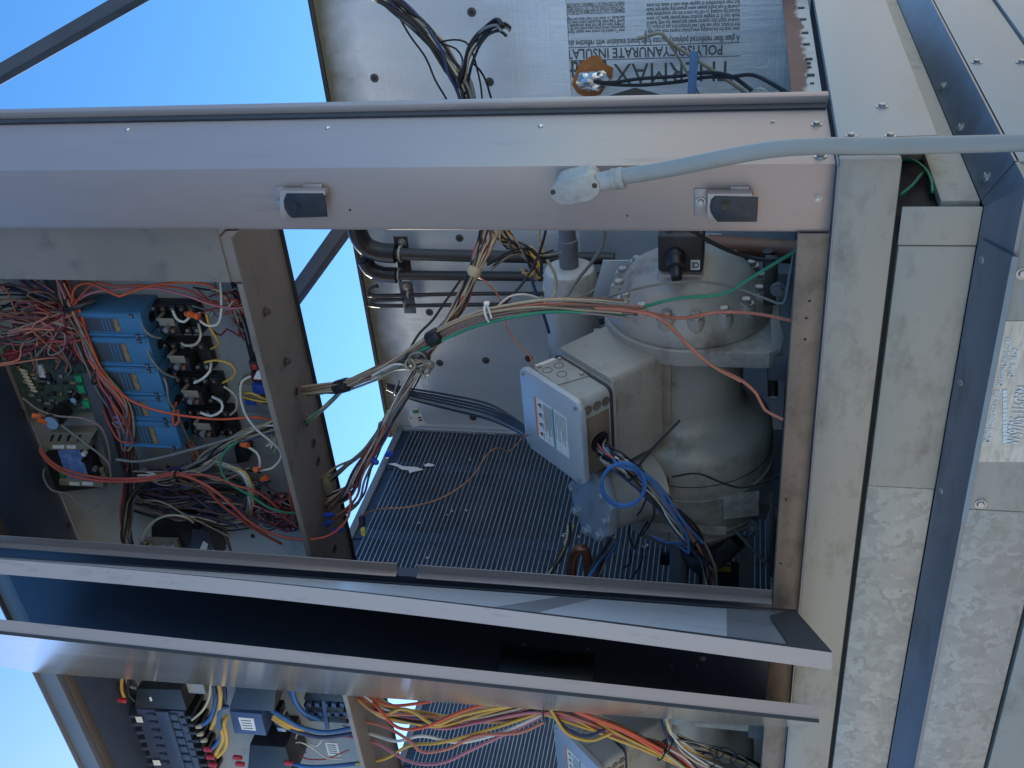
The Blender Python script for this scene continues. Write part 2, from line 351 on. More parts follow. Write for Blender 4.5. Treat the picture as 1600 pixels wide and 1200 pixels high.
# sloping ledge, mitred at the corner
bm = BM()
a = [(XC, -.02, .743), (0, -.08, .706), (0, -.08, .70), (XC, -.02, .735)]
b_ = [(LEFT, -.02, .743), (LEFT, -.08, .706), (LEFT, -.08, .70), (LEFT, -.02, .735)]
va = [bm.verts.new(p) for p in a]; vb = [bm.verts.new(p) for p in b_]
for i in range(4): bm.faces.new((va[i], va[(i + 1) % 4], vb[(i + 1) % 4], vb[i]))
bm.faces.new(va); bm.faces.new(vb[::-1])
obj('ledge', bm, M['ledge'], curb, smooth=False)
x1_, x0_ = PY(1530, 383, -.05).x, PY(1480, 793, -.05).x
lap = [(-.030, .7385), (-.084, .7052), (-.086, .700), (-.0885, .700), (-.087, .7085), (-.0305, .7415)]
obj('ledge_cover', slab(BM(), [Vector((x0_, p[0], p[1])) for p in lap], X * (x1_ - x0_)), M['ledge'], curb, smooth=False, label='overlapping cover strip on the ledge')
bm = BM()
a = [(XC, -.02, .743), (0, -.08, .706), (0, -.08, .70), (XC, -.02, .735)]
b_ = [(XC, 0.0, .743), (0, 0.0, .706), (0, 0.0, .70), (XC, 0.0, .735)]
va = [bm.verts.new(p) for p in a]; vb = [bm.verts.new(p) for p in b_]
for i in range(4): bm.faces.new((va[i], va[(i + 1) % 4], vb[(i + 1) % 4], vb[i]))
bm.faces.new(va); bm.faces.new(vb[::-1])
obj('ledge', bm, M['ledge'], curb, smooth=False)
fbox('curb_panel', xs + .01, 0.0, -.08, -.04, .575, .7, M['rail'], curb)
fbox('curb_panel', LEFT, xs + .008, -.079, -.04, .575, .7, M['galv'], curb, label='spangled zinc lower sheet')
fbox('curb_panel', LEFT, 0.0, -.082, -.04, .30, .568, M['rail'], curb)
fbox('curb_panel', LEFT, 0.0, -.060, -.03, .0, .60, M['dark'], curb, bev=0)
# right-hand side of the curb
fbox('curb_panel', -.08, XC, .004, 1.4, .744, .80, M['rail'], curb)
fbox('curb_panel', -.08, XC, .21, 1.4, .8005, .955, M['rail'], curb)
fbox('sun_leak_block', LEFT, XC - .022, .0, 1.4, .30, .929, M['dark'], curb, bev=0)  # added dark core, stops sun leaking through the gaps of the curb
obj('ledge', slab(BM(), [Vector(p) for p in ((XC, .004, .743), (0, .004, .706), (0, .004, .70), (XC, .004, .735))], Y * 1.4), M['ledge'], curb, smooth=False)
fbox('curb_panel', -.03, 0.0, .004, 1.4, .585, .704, M['white'], curb)
fbox('curb_panel', -.03, 0.004, .004, 1.4, .30, .58, M['white'], curb)
fbox('curb_panel', -.03, -.003, -.08, .003, .30, .70, M['rail'], curb)
# bolts on the curb
def bolts(lst, parent, m=M['steel'], name='bolt'):
    for p, d, r in lst:
        bm = BM(); hexbolt(bm, p, d, r, r * .9); obj(name, bm, m, parent)
nl = Vector((0, -.53, .85)); nr = Vector((.53, 0, .85))
def onledge(px, py):   # point of the front ledge plane
    d = ray(px, py); p0 = Vector((0, -.02, .743)); nn = Vector((0, -.037, .06)).normalized(); nn = Vector((0, -.525, .851))
    return CAM + d * ((p0 - CAM).dot(nn) / d.dot(nn))
def onledger(px, py):
    d = ray(px, py); p0 = Vector((XC, 0, .743)); nn = Vector((.512, 0, .859))
    return CAM + d * ((p0 - CAM).dot(nn) / d.dot(nn))
bolts([(onledge(1537, 405), nl, .0065), (onledge(1504, 597), nl, .006), (onledge(1473, 765), nl, .006), (PY(1532, 787, -.08), -Y, .0065), (PY(1598, 427, -.08), -Y, .0065),
       (onledger(1473, 135), nr, .006), (onledger(1500, 200), nr, .006), (onledger(1540, 278), nr, .0065), (PX(1526, 98, 0), X, .0065), (PX(1596, 98, 0), X, .0065)], curb)
# maker's plate, torn at its upper edge
pl = PY
ptop = [(1562, 502), (1561, 540), (1555, 560), (1552, 590), (1545, 610), (1541, 650), (1534, 670), (1532, 700), (1527, 722)]
poly = [PY(x, y, -.0815) for x, y in ptop] + [PY(1720, 722, -.0815), PY(1720, 502, -.0815)]
plate = tag(obj('maker_plate', slab(BM(), poly, Y * .0012), mat('plate_silver', (.47, .465, .43), .4, .5, var=.3, scale=30, stretch=(1, 1, 4), dirt=(.62, .62, .6), dirt_amt=.35, dirt_scale=9), smooth=False),
            'torn silver data plate with white lettering and barcode on the lower curb', 'plate')
def ptext(body, px, py, size, w, m='lable', dz=-.083):
    return text('lettering', body, M[m], plate, PY(px, py, dz), X, Z, size, .0004, w)
ww = lambda px, a_, b2: abs(PY(px, a_, -.083).x - PY(px, b2, -.083).x)
ptext('Marshall Corporation \u00ae 80en', 1546, 692, .016, ww(1546, 692, 610))
ptext('MARSHALL DAVIS CORP', 1566, 604, .012, ww(1566, 604, 528))
ptext('Model  80 CP', 1582, 590, .011, ww(1582, 590, 545))
ptext('WS9705.116GSM', 1594, 696, .034, ww(1594, 696, 604))
for i in range(14):
    y_ = 692 - i * 6
    p0 = PY(1566, y_, -.0828); p1 = PY(1574, y_ - (4.6 if i % 3 else 5.4), -.0828)
    obj('barcode_bar', box(BM(), (p0.x, -.0835, p0.z), (p1.x, -.0818, p1.z)), M['lable'], plate, smooth=False)

# ---------------------------------------------------------------- cabinet: posts, rails, sill
cab = thing('machine_cabinet', 'grey sheet metal cabinet of a rooftop cooling machine with its corner post', 'cabinet', (-1.0, 0.5, .86))
ZT = 2.82
bm = BM()
prof = [(0.0, 0.262), (0.0, 0.0), (-.106, 0.0), (-.115, .006), (-.115, .03), (-.112, .03), (-.112, .008), (-.105, .003), (-.003, .003), (-.003, .262)]
slab(bm, [Vector((p[0], p[1], .958)) for p in prof], Z * (ZT - .958), .0012)
post = obj('corner_post', bm, M['post'], cab)
fbox('post_lip', -.003, .017, .262, .2655, .955, ZT, M['post'], cab)
fbox('post_lip_shade', .0003, .005, .238, .2615, .96, ZT - .01, M['gasket'], cab, bev=.001)  # dark strip standing in for the shade beside the post lip
fbox('post_lip', .0135, .017, .2658, .285, .955, ZT, M['post'], cab)
def rivets(lst, f, d, r, parent, m):
    for px, py in lst:
        obj('rivet', lathe(BM(), f(px, py), d, [(0, r * 1.25), (r * .3, r * 1.2), (r * .8, r * .6), (r * .85, 0)], 14), m, parent)
rivets([(200, 203), (512, 200), (845, 197)], lambda a_, b2: PX(a_, b2, .0005), X, .004, cab, M['bright'])
bolts([(PX(1276, 195, 0), X, .006), (PX(1282, 245, 0), X, .0065), (PY(1278, 310, 0), -Y, .004), (PX(1207, 191, 0), X, .003)], cab)
def hole(f, px, py, d, r, parent):
    obj('hole', lathe(BM(), f(px, py) + Vector(d) * .0006, d, [(-.0004, r), (.0004, r)], 14), M['dark'], parent)
hole(lambda a_, b2: PY(a_, b2, 0), 547, 328, -Y, .0018, cab)
hole(lambda a_, b2: PY(a_, b2, 0), 980, 337, -Y, .0014, cab)
# two cam latches on the post
def latch(cx, cy, tilt):
    q = lambda px, py, y: PY(cx + px, cy + py, y)
    la = obj('latch_plate', slab(BM(), [q(-44, -28, -.0022), (q(-24, -28, -.0022)), q(-24, 14, -.0022), q(-44, 14, -.0022)] if not tilt else [q(-34, -27, -.0022), q(-16, -27, -.0022), q(-12, 12, -.0022), q(-26, 12, -.0022)], Y * .0016, .0005), M['post'], cab)
    obj('latch_plate', slab(BM(), [q(12, -31, -.0035), q(42, -31, -.0035), q(42, -12, -.0035), q(12, -12, -.0035)], Y * .003, .0005), M['post'], cab)
    body = [(-18, -10), (-20, 0), (-19, 8), (-14, 17), (-8, 24), (54, 24), (56, -14), (-12, -16)] if not tilt else [(-14, -16), (-18, -6), (-17, 6), (-12, 16), (-5, 22), (50, 20), (48, 2), (43, -16)]
    bb = obj('latch_cam', slab(BM(), [q(a_, b2, -.024) for a_, b2 in body], Y * .004, .001), M['latch'], cab)
    obj('latch_guide', slab(BM(), [q(a_, b2, -.021) for a_, b2 in ((-24, -20), (46, -20), (48, -15), (-22, 24), (-24, 10))], Y * .018, .0008), M['post'], cab)
    for px, py, y, r, mm in ((-34, -8, -.0024, .0052, 'steel'), (4, -2, -.024, .0062, 'grime')) if not tilt else ((-24, -4, -.0024, .0052, 'steel'), (2, 2, -.024, .0052, 'latch')):
        bm = BM(); hexbolt(bm, q(px, py, y), -Y, r, .006); obj('bolt', bm, M[mm], bb if mm in ('grime', 'latch') else la)
latch(1129, 323, False)
latch(461, 319, True)
# base rail
xr = .014
fbox('base_rail', LEFT, xr, -.022, .0, .866, .955, M['rail'], cab, bev=.003)
fbox('rail_top', LEFT, xr - .012, -.02, .04, .953, .9565, M['ledge'], cab, bev=0)
fbox('sill', LEFT, -.116, .0, .0035, .9575, 1.006, M['tan'], cab)
fbox('sill', LEFT, -.116, .0036, .035, 1.002, 1.006, M['tan'], cab)
for px, py in ((1258, 530), (1265, 470), (1228, 780), (1220, 880), (1260, 497)):
    hole(lambda a_, b2: PY(a_, b2, -.0002), px, py, -Y, .0022, cab)
obj('rail_side', slab(BM(), [Vector((.0, y_, z_)) for y_, z_ in ((.012, .868), (.012, .952), (1.45, .952), (1.45, .806), (.07, .806), (.07, .868))], X * .016, .0015), M['white'], cab)
bolts([(PX(1378, 167, .016), X, .0065), (PX(1391, 213, .016), X, .006), (PX(1330, 213, .016), X, .006)], cab)
fbox('floor_pan', LEFT, -.005, .04, 1.3, .93, .952, M['dark'], cab, bev=0)  # coloured near black to deepen the shade in the bay's recess
# perforated angle at the foot of the open side
pf = thing('perforated_angle', 'rust-stained perforated angle strip along the foot of the open side', 'angle', (0, .7, .958))
rm = M['rust']; n_ = rm.node_tree; b_ = n_.nodes['Principled BSDF']
tc_ = n_.nodes.new('ShaderNodeTexCoord'); sp_ = n_.nodes.new('ShaderNodeSeparateXYZ'); n_.links.new(tc_.outputs['Object'], sp_.inputs[0])
nz_ = n_.nodes.new('ShaderNodeTexNoise'); nz_.inputs['Scale'].default_value = 16; nz_.inputs['Detail'].default_value = 6; n_.links.new(tc_.outputs['Object'], nz_.inputs[0])
ma_ = n_.nodes.new('ShaderNodeMath'); ma_.operation = 'MULTIPLY_ADD'; ma_.inputs[1].default_value = .055; n_.links.new(nz_.outputs[0], ma_.inputs[0]); n_.links.new(sp_.outputs[2], ma_.inputs[2])
mr_ = n_.nodes.new('ShaderNodeMapRange'); mr_.inputs[1].default_value = .050; mr_.inputs[2].default_value = .058; n_.links.new(ma_.outputs[0], mr_.inputs[0])
mx_ = n_.nodes.new('ShaderNodeMix'); mx_.data_type = 'RGBA'; mx_.inputs[7].default_value = (.13, .055, .04, 1); n_.links.new(b_.inputs['Base Color'].links[0].from_socket, mx_.inputs[6]); n_.links.new(mr_.outputs[0], mx_.inputs[0]); n_.links.new(mx_.outputs[2], b_.inputs['Base Color'])
ang = obj('angle', slab(BM(), [Vector((-.001, p[0], p[1])) for p in ((.29, .962), (1.4, .962), (1.4, 1.018), (.29, 1.014))], X * -.003), M['rust'], pf, smooth=False)
for i, (px, py) in enumerate(((1252, 12), (1255, 30), (1258, 51), (1260, 69), (1264, 92), (1264, 98), (1265, 105), (1267, 117), (1269, 130), (1272, 145), (1262, 156))):
    c = PX(px, py, 0); s = .9 if i not in (5, 6, 8) else .5
    obj('slot', obox(BM(), c, (X, Y, Z), (.0006, .0075 * s, .0075 * s), .0005), M['dark'], pf)
# top rail and roof over the control box
fbox('top_rail', LEFT, -.116, .0, .022, 2.768, ZT, M['toprail'], cab)
fbox('top_rail', LEFT, -.116, .0225, .05, 2.766, 2.772, M['tan2'], cab)
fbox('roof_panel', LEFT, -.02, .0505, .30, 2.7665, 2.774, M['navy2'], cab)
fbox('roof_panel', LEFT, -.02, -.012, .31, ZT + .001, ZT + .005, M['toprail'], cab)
# middle post between the two bays
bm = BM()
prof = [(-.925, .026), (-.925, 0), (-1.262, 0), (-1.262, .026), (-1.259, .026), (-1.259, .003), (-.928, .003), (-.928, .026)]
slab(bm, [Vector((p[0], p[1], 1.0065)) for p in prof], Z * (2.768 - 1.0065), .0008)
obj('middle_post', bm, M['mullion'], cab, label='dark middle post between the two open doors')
for a_, b2 in ((1.007, 1.745), (1.79, 2.766)):
    fbox('post_flange', -.924, -.9, .010, .0125, a_, b2, M['post'], cab)
    fbox('post_flange', -.9245, -.9215, -.006, .012, a_, b2, M['post'], cab)
pa = [PY(x, y, -.004) for x, y in ((784, 1008), (929, 1022), (925, 1066), (778, 1052))]
obj('blank_plate', slab(BM(), pa, Y * .004, .001), M['black'], cab)
for px, py in ((818, 1007), (918, 1014), (1089, 1040), (1050, 1040)):
    obj('rivet', lathe(BM(), PY(px, py, 0), -Y, [(0, .003), (.002, .0026), (.0026, 0)], 10), M['steel'], cab)
obj('bolt', hexbolt(BM(), PY(1097, 1030, 0), -Y, .006, .005), M['steel'], cab)
fbox('post_foot', -1.262, -.925, -.001, .0025, .9575, 1.006, M['tan'], cab)

# ---------------------------------------------------------------- doors, both swung open with their free edges towards the camera
def door(name, label, hb, fb, ht, ft, zb, zt, th, side, skin, inner):
    """hb/fb hinge and free edge (x,y) at the bottom, ht/ft at the top"""
    t = thing(name, label, 'door', ((hb[0] + fb[0]) / 2, (hb[1] + fb[1]) / 2, zb), 'open doors of the machine')
    NZ = 28
    def pt(u, k, off, bow=0):
        s = k / NZ
        h = Vector(hb).lerp(Vector(ht), s); f = Vector(fb).lerp(Vector(ft), s)
        p = h.lerp(f, u); d = (f - h).normalized(); n_ = Vector((-d.y, d.x)) * side
        p = p + n_ * (off + .016 * math.sin(math.pi * min(1, s * 1.15)) * bow * u * (1 if side > 0 else 0))
        return Vector((p.x, p.y, zb + (zt - zb) * s))
    def sheet(u0, u1, o0, o1, k0=0, k1=NZ):
        bm = BM(); rows = []
        for k in range(k0, k1 + 1):
            rows.append([bm.verts.new(pt(u, k, o, 1)) for u, o in ((u0, o0), (u1, o0), (u1, o1), (u0, o1))])
        for a_, b2 in zip(rows, rows[1:]):
            for i in range(4): bm.faces.new((a_[i], a_[(i + 1) % 4], b2[(i + 1) % 4], b2[i]))
        bm.faces.new(rows[0][::-1]); bm.faces.new(rows[-1]); return bm
    return t, sheet, pt
# right-hand bay: its inner face is seen at a grazing angle
tA, sh, ptA = door('access_door', 'open door swung out from the compressor bay, pale insulated inside with bent lower corner', (-.928, -.010), (-.411, -.597), (-.945, -.010), (-.349, -.602), .965, 2.79, .034, 1, None, None)
obj('door_skin', sh(.0, 1.0, -.0215, -.020), M['doorlip'], tA)
obj('door_edge', sh(.9985, 1.0, -.020, 0.0), M['doorlip'], tA)
obj('door_lip', sh(.955, .9985, -.002, 0.0), M['gasket'], tA)
obj('door_lip', sh(.0, .05, -.002, 0.0), M['gasket'], tA)
obj('door_lining', sh(.05, .955, -.012, -.004), M['shinydull'], tA)
obj('door_label', sh(.10, .92, -.0039, -.0033, 2, 6), M['doorpale'], tA)
obj('door_label', sh(.10, .90, -.0039, -.0033, 7, 27), M['doorpale'], tA)
bm = BM()
poly = [ptA(.02, 0, 0), ptA(1.0, 0, -.0005), ptA(1.0, 0, -.0215), ptA(.02, 0, -.0215)]
slab(bm, poly, Z * .002); slab(bm, [ptA(.02, 0, 0, 1), ptA(1.0, 0, -.0005), ptA(.98, 0, -.0005) + Z * .05, ptA(.3, 0, 0) + Z * .055], (ptA(.5, 0, .002) - ptA(.5, 0, 0)))
obj('door_foot', bm, M['gasket'], tA, smooth=False)
tB, sh, ptB = door('access_door', 'open door nearer the left bay, with polished outer skin catching a strip of sun at its top', (-1.285, -.01), (-.602, -.55), (-1.30, -.05), (-.475, -.624), .965, 2.79, .034, -1, None, None)
obj('door_skin', sh(.0, 1.0, -.002, 0.0), M['shiny'], tB)
obj('door_edge', sh(.9985, 1.0, -.0215, -.0021), M['doorlip'], tB)
obj('door_lip', sh(.95, .998, -.0215, -.0195), M['doorlip'], tB)
obj('door_lining', sh(.03, .95, -.018, -.004), M['navy'], tB)
obj('door_gasket', sh(1.0003, 1.0016, -.004, .0012), M['gasket'], tB)
bm = BM(); slab(bm, [ptB(.0, 0, 0), ptB(1.0, 0, 0), ptB(1.0, 0, -.0215), ptB(.0, 0, -.0215)], Z * .002); obj('door_foot', bm, M['doorlip'], tB, smooth=False)

# ---------------------------------------------------------------- insulation boards on the back wall
FO = foil_mat('foil_upper', (.80, .86, .93), 2.155); FP = foil_mat('foil_printed', (.64, .70, .76), None)  # neutral foil, its base colour tinted with the blue of the sky
ZS = 1.515
ins = thing('foil_board', 'plain foil insulation board with a browned top edge on the back wall', 'insulation', (-.65, D, ZS), 'insulation boards on the back wall')
ORG[ins] = Vector((0, 0, 0)); ins.location = (0, 0, 0)
zt_ = 2.152
obj('board', box(BM(), (-1.31, D, ZS + .0015), (.055, D + .03, zt_)), FO, ins)
obj('edge_trim', box(BM(), (-1.31, D - .004, zt_ + .0005), (.055, D + .034, zt_ + .012), .001), M['pipe'], ins)
prn = thing('printed_foil_board', 'foil insulation board printed with upside-down grey lettering, torn round a brown foam hole', 'insulation', (0, 0, 0), 'insulation boards on the back wall')
obj('board', box(BM(), (-1.31, D + .002, .953), (.05, D + .032, ZS)), FP, prn)
def fastener(px, py, par, y=D):
    c = PY(px, py, y)
    obj('fastener', lathe(BM(), c, -Y, [(0, .0115), (.0018, .011), (.002, .0065)], 20), M['strut'], par)
    obj('fastener', lathe(BM(), c, -Y, [(.0019, .0055), (.0045, .005), (.0047, 0)], 12), M['grime'], par)
for p in ((737, 19), (585, 122), (718, 372), (671, 488), (687, 567), (759, 563), (826, 560), (739, 652), (765, 128)): fastener(*p, ins)
# print on the lower board: the lines run up the wall
def bline(body, x_px, y_px, size, x_end=None, bold=0.0, m='inkg'):
    o_ = PY(x_px, y_px, D + .0012)
    w_ = abs(PY(x_end, y_px, D).z - o_.z) if x_end else None
    return text('lettering', body, M[m], prn, o_, Z, -X, size, bold, w_)
bline('THERMAX', 1146, 95, .071, 958, .0)
bline('sheath', 948, 95, .055, 885, .0015)
bline('POLYISOCYANURATE INSULATI', 1130, 70, .034, 880, .0006)
bline('A glass fiber reinforced polyisocyanurate foam board insulation with reflective alumi', 1156, 55, .021, 880, .0004)
rn = random.Random(3)
words = 'the of roof foil faced panel To get the stated R value read this fact sheet your supplier Higher R values mean greater insulating power Do not leave exposed rated product control board test fire use www made when permanently covered needed with polyurethane'.split()
def junk(n): return ' '.join(rn.choice(words) for _ in range(n))
for i in range(7): bline(junk(11), 1156, 42 - i * 7, .014, 1010, .0002)
for i in range(5): bline(junk(9), 976, 45 - i * 5, .012, 880, .0002)
for i in range(3): bline(junk(7).upper(), 976, 14 - i * 6, .013, 880, .0002)
for y_ in (66.5, 87.5):
    p0, p1 = PY(1156, y_, D), PY(880, y_, D)
    obj('printed_rule', box(BM(), (p0.x - .0008, D + .0008, p0.z), (p0.x + .0008, D + .003, p1.z)), M['inkg'], prn, smooth=False)
for q in (((950, 150), (992, 137), (1100, 166), (962, 168)), ((897, 166), (935, 152), (972, 168), (950, 172), (900, 172))):
    obj('printed_mark', slab(BM(), [PY(x, y, D + .0009) for x, y in q], Y * .002), M['inkg'], prn, smooth=False)
bline('reinsulat', 945, 512, .05, 895, .003); bline('su', 945, 495, .05, 915, .003); bline('Size 48 x 96', 944, 532, .03, 880, .001)
# torn hole with brown foam and a crumpled foil plug
hp = [(896, 122), (905, 100), (925, 87), (938, 88), (944, 100), (958, 106), (956, 122), (947, 135), (938, 148), (920, 154), (902, 146), (893, 132)]
obj('foam_hole', slab(BM(), [PY(x, y, D - .001) for x, y in hp], Y * .004, .001), M['foam'], prn)
bm = BM(); bmesh.ops.create_icosphere(bm, subdivisions=3, radius=1)
c0 = PY(927, 126, D - .015)
for v in bm.verts:
    k = 1 + .35 * noise.noise(v.co * 3.1) + .15 * noise.noise(v.co * 8)
    v.co = c0 + Vector((v.co.x * .024, v.co.y * .02, v.co.z * .04)) * k
tag(obj('foil_plug', bm, M['bright'], angle=12), 'crumpled silver foil plug in the brown foam hole', 'foil')

# ---------------------------------------------------------------- condenser coils
def coil(xc, label):
    t = thing('condenser_coil', label, 'coil', (xc, .55, .96), 'condenser coils of the machine')
    y0, y1, z0, z1 = .06, .985, .975, 2.105
    obj('fin_pack', box(BM(), (xc - .03, y0, z0), (xc - .004, y1, z1)), M['fin'], t, smooth=False)
    pitch = .01345; n = int((z1 - z0 - .02) / pitch); me = None
    for i in range(n):
        z = z0 + .012 + i * pitch
        if me is None:
            o = obj('tube', box(BM(), (xc - .006, y0, z - .0013), (xc, y1, z + .0013), .0006), M['ctube'], t); me = o
        else:
            o = me.copy(); COL.objects.link(o); o.location = me.location + Vector((0, 0, i * pitch))
    # fine fins between the tubes, joined: too small to pick apart
    bm = BM()
    for i in range(n - 1):
        z = z0 + .012 + i * pitch
        for k in range(1, 6):
            zz = z + pitch * k / 6
            a_ = [bm.verts.new(p) for p in ((xc - .0045, y0, zz - .00032), (xc - .0015, y0, zz - .00032), (xc - .0015, y1, zz - .00032), (xc - .0045, y1, zz - .00032))]
            b2 = [bm.verts.new(v.co + Z * .00064) for v in a_]
            bm.faces.new((a_[1], b2[1], b2[2], a_[2])); bm.faces.new(b2); bm.faces.new(a_[::-1])
    obj('fins', bm, M['finline'], t, smooth=False, kind='stuff')
    obj('header', box(BM(), (xc - .04, y0, z1), (xc + .004, y1 + .01, z1 + .022), .002), M['pipeblue'], t)
    obj('end_plate', box(BM(), (xc - .04, y1, z0), (xc + .006, y1 + .012, z1), .001), M['shinydull'], t)
    obj('end_plate', box(BM(), (xc - .04, y0 - .012, z0), (xc + .006, y0, z1), .001), M['shinydull'], t)
    for yy in (.81, .50):
        obj('band', box(BM(), (xc - .003, yy - .02, z0), (xc - .0012, yy + .02, z1)), M['fin'], t, smooth=False)
    return t
c1 = coil(-1.27, 'large dark finned coil behind the right-hand bay, flecked with torn white paper')
c2 = copy_tree(c1, Vector((-.98, 0, 0))); c2['label'] = 'dark finned coil behind orange and yellow wires in the left bay'

# ---------------------------------------------------------------- compressor: cast body lying along X, dome towards the open side
comp = thing('compressor', 'large grey compressor with bolted dome and black valve block in the right-hand bay', 'compressor', (-.7, .42, .955), 'compressors')
AX = Vector((.035, .42, 1.195))
prof = [(-1.09, 0), (-1.09, .10), (-1.08, .135), (-1.06, .165), (-1.03, .182), (-.99, .189), (-.84, .19), (-.812, .186), (-.795, .176), (-.782, .158), (-.77, .138), (-.755, .126), (-.73, .119), (-.58, .116), (-.566, .12), (-.562, .15)]
obj('body', lathe(BM(), AX, X, prof, 72), M['comp'], comp, angle=30)
obj('flange', lathe(BM(), AX, X, [(-.5625, .12), (-.5625, .175), (-.559, .18), (-.527, .18), (-.5235, .177), (-.5235, .12)], 80), M['comp'], comp, angle=30)
obj('flange_shelf', slab(BM(), [Vector((-.5268, y_, z_)) for y_, z_ in ((.243, 1.195), (.243, 1.03), (.262, 1.008), (.6, 1.008), (.6, 1.12))], X * .037, .003), M['comp'], comp)
obj('dome', lathe(BM(), AX, X, [(-.523, .12), (-.523, .172), (-.516, .1735), (-.499, .170), (-.491, .166), (-.445, .13), (-.436, .124), (-.428, .112), (-.415, .082), (-.408, .05), (-.406, 0)], 80), M['comp'], comp, angle=28)
for k in range(16):
    a_ = 2 * math.pi * (k + .35) / 16
    d_ = Vector((0, math.cos(a_), math.sin(a_)))
    p = AX + d_ * .1475
    obj('bolt_boss', lathe(BM(), p + X * -.515, X, [(0, .020), (.045, .0185), (.050, .017)], 18), M['comp'], comp)
    bm = BM(); hexbolt(bm, p + X * -.4645, X, .0102, .0125); obj('bolt', bm, M['steel'], comp)
# valve block on the dome
vc = PY(1060, 392, .40); vc = Vector((-.362, .40, vc.z - .006))
obj('valve_boss', box(BM(), (-.42, .345, vc.z - .05), (-.372, .46, vc.z + .048), .012), M['comp'], comp)
vb_ = obj('valve_block', box(BM(), (-.371, .35, vc.z - .046), (-.29, .45, vc.z + .044), .006), M['compblk'], comp)
obj('valve_cap', lathe(BM(), Vector((-.335, .353, vc.z + .010)), (-.35, -1, -.12), [(0, .022), (.012, .022), (.014, .019), (.035, .018), (.037, .012), (.062, .011), (.064, .009), (.064, 0)], 20), M['black'], comp)
for dz in (-.026, .022):
    bm = BM(); hexbolt(bm, Vector((-.291, .375, vc.z + dz)), X, .008, .008); obj('bolt', bm, M['grime'], vb_)
obj('valve_port', lathe(BM(), Vector((-.292, .39, vc.z)), X, [(0, .016), (.012, .015), (.014, .010), (.004, .008)], 20), M['cast'], vb_)
cp = PX(1082, 408, -.352); pz = vc.z - .0305
tl = obj('tag_label', box(BM(), (-.364, .3488, pz - .009), (-.342, .3496, pz + .009)), M['lable'], comp, smooth=False)
text('lettering', 'CE', M['ink'], tl, Vector((-.347, .3478, pz - .0075)), Z, -X, .017, .0006, .015).location = (0, 0, 0)
# grimy joint and casting seams
obj('oil_stain', lathe(BM(), AX, X, [(-.60, .1165), (-.585, .124), (-.568, .152), (-.5635, .152)], 64), M['grime'], comp)
obj('casting_seam', box(BM(), (-.70, .298, 1.246), (-.53, .306, 1.248)), M['grime'], comp)
obj('casting_rib', lathe(BM(), AX, X, [(-.90, .1895), (-.902, .1925), (-.955, .1925), (-.957, .1895)], 72), M['comp'], comp)
obj('casting_seam', box(BM(), (-.99, .2285, 1.226), (-.80, .2315, 1.2275)), M['grime'], comp)
obj('casting_seam', lathe(BM(), AX, X, [(-.862, .1895), (-.862, .1908), (-.864, .1908), (-.864, .1895)], 72), M['grime'], comp)
obj('casting_rib', box(BM(), (-.955, .2285, 1.10), (-.93, .2245, 1.27), .002), M['comp'], comp)
obj('neck_plate', slab(BM(), [Vector((x_, .298, z_)) for x_, z_ in ((-.545, 1.225), (-.545, 1.40), (-.74, 1.40), (-.74, 1.225))], Y * .12, .003), M['comp'], comp)
obj('casting_pad', slab(BM(), [PY(x, y, .232) for x, y in ((1130, 785), (1186, 780), (1186, 806), (1130, 812))], Y * .03, .002), M['comp'], comp)
for k in range(2):
    obj('end_rib', lathe(BM(), AX, X, [(-1.0 - .022 * k, .188 - .005 * k), (-1.001 - .022 * k, .191 - .006 * k), (-1.004 - .022 * k, .191 - .006 * k), (-1.005 - .022 * k, .18)], 72), M['comp'], comp)
# terminal box: sits on a pedestal, its lid facing up and out
A_ = Vector((-.509, .2, 1.525)); Vv = Vector((0, -.133, -.143)).normalized(); Nn = Vector((0, -.143, .133)).normalized(); LH, LW = .196, .2
def tb(u, v, n): return A_ - X * u + Vv * v + Nn * n
def rrect(u0, u1, v0, v1, r, n, seg=5):
    pts = []
    for cx, cy, a0 in ((u1 - r, v1 - r, 0), (u0 + r, v1 - r, 90), (u0 + r, v0 + r, 180), (u1 - r, v0 + r, 270)):
        for k in range(seg + 1):
            t = rad(a0 + 90 * k / seg); pts.append(tb(cx + r * math.cos(t), cy + r * math.sin(t), n))
    return pts
lid = obj('terminal_lid', slab(BM(), rrect(0, LW, 0, LH, .018, 0), -Nn * .013, .003), M['lid'], comp)
obj('terminal_box', slab(BM(), rrect(.006, LW - .006, .012, LH - .012, .015, -.0132), -Nn * .085, .002), M['tbox'], comp)
obj('box_seam', slab(BM(), rrect(.003, LW - .003, .009, LH - .009, .016, -.083), -Nn * .006), M['gasket'], comp)
obj('pedestal', slab(BM(), rrect(-.004, LW + .02, .0, LH - .02, .012, -.0985), -Nn * .13, .006), M['comp'], comp)
sp2 = obj('side_plate', slab(BM(), [tb(.0055, .022, -.02), tb(.0055, .105, -.016), tb(.0055, .122, -.082), tb(.0055, .03, -.086)], X * .0022, .0004), M['tbox'], comp)
for v_, n_ in ((.03, -.03), (.11, -.075), (.035, -.078)):
    bm = BM(); hexbolt(bm, tb(.003, v_, n_), X, .0042, .004, False); obj('screw', bm, M['steel'], sp2)
for v_, n_ in ((.05, -.034), (.052, -.062), (.082, -.046)):
    obj('knockout', ring(BM(), tb(.0032, v_, n_), X, .010, .0007), M['gasket'], sp2)
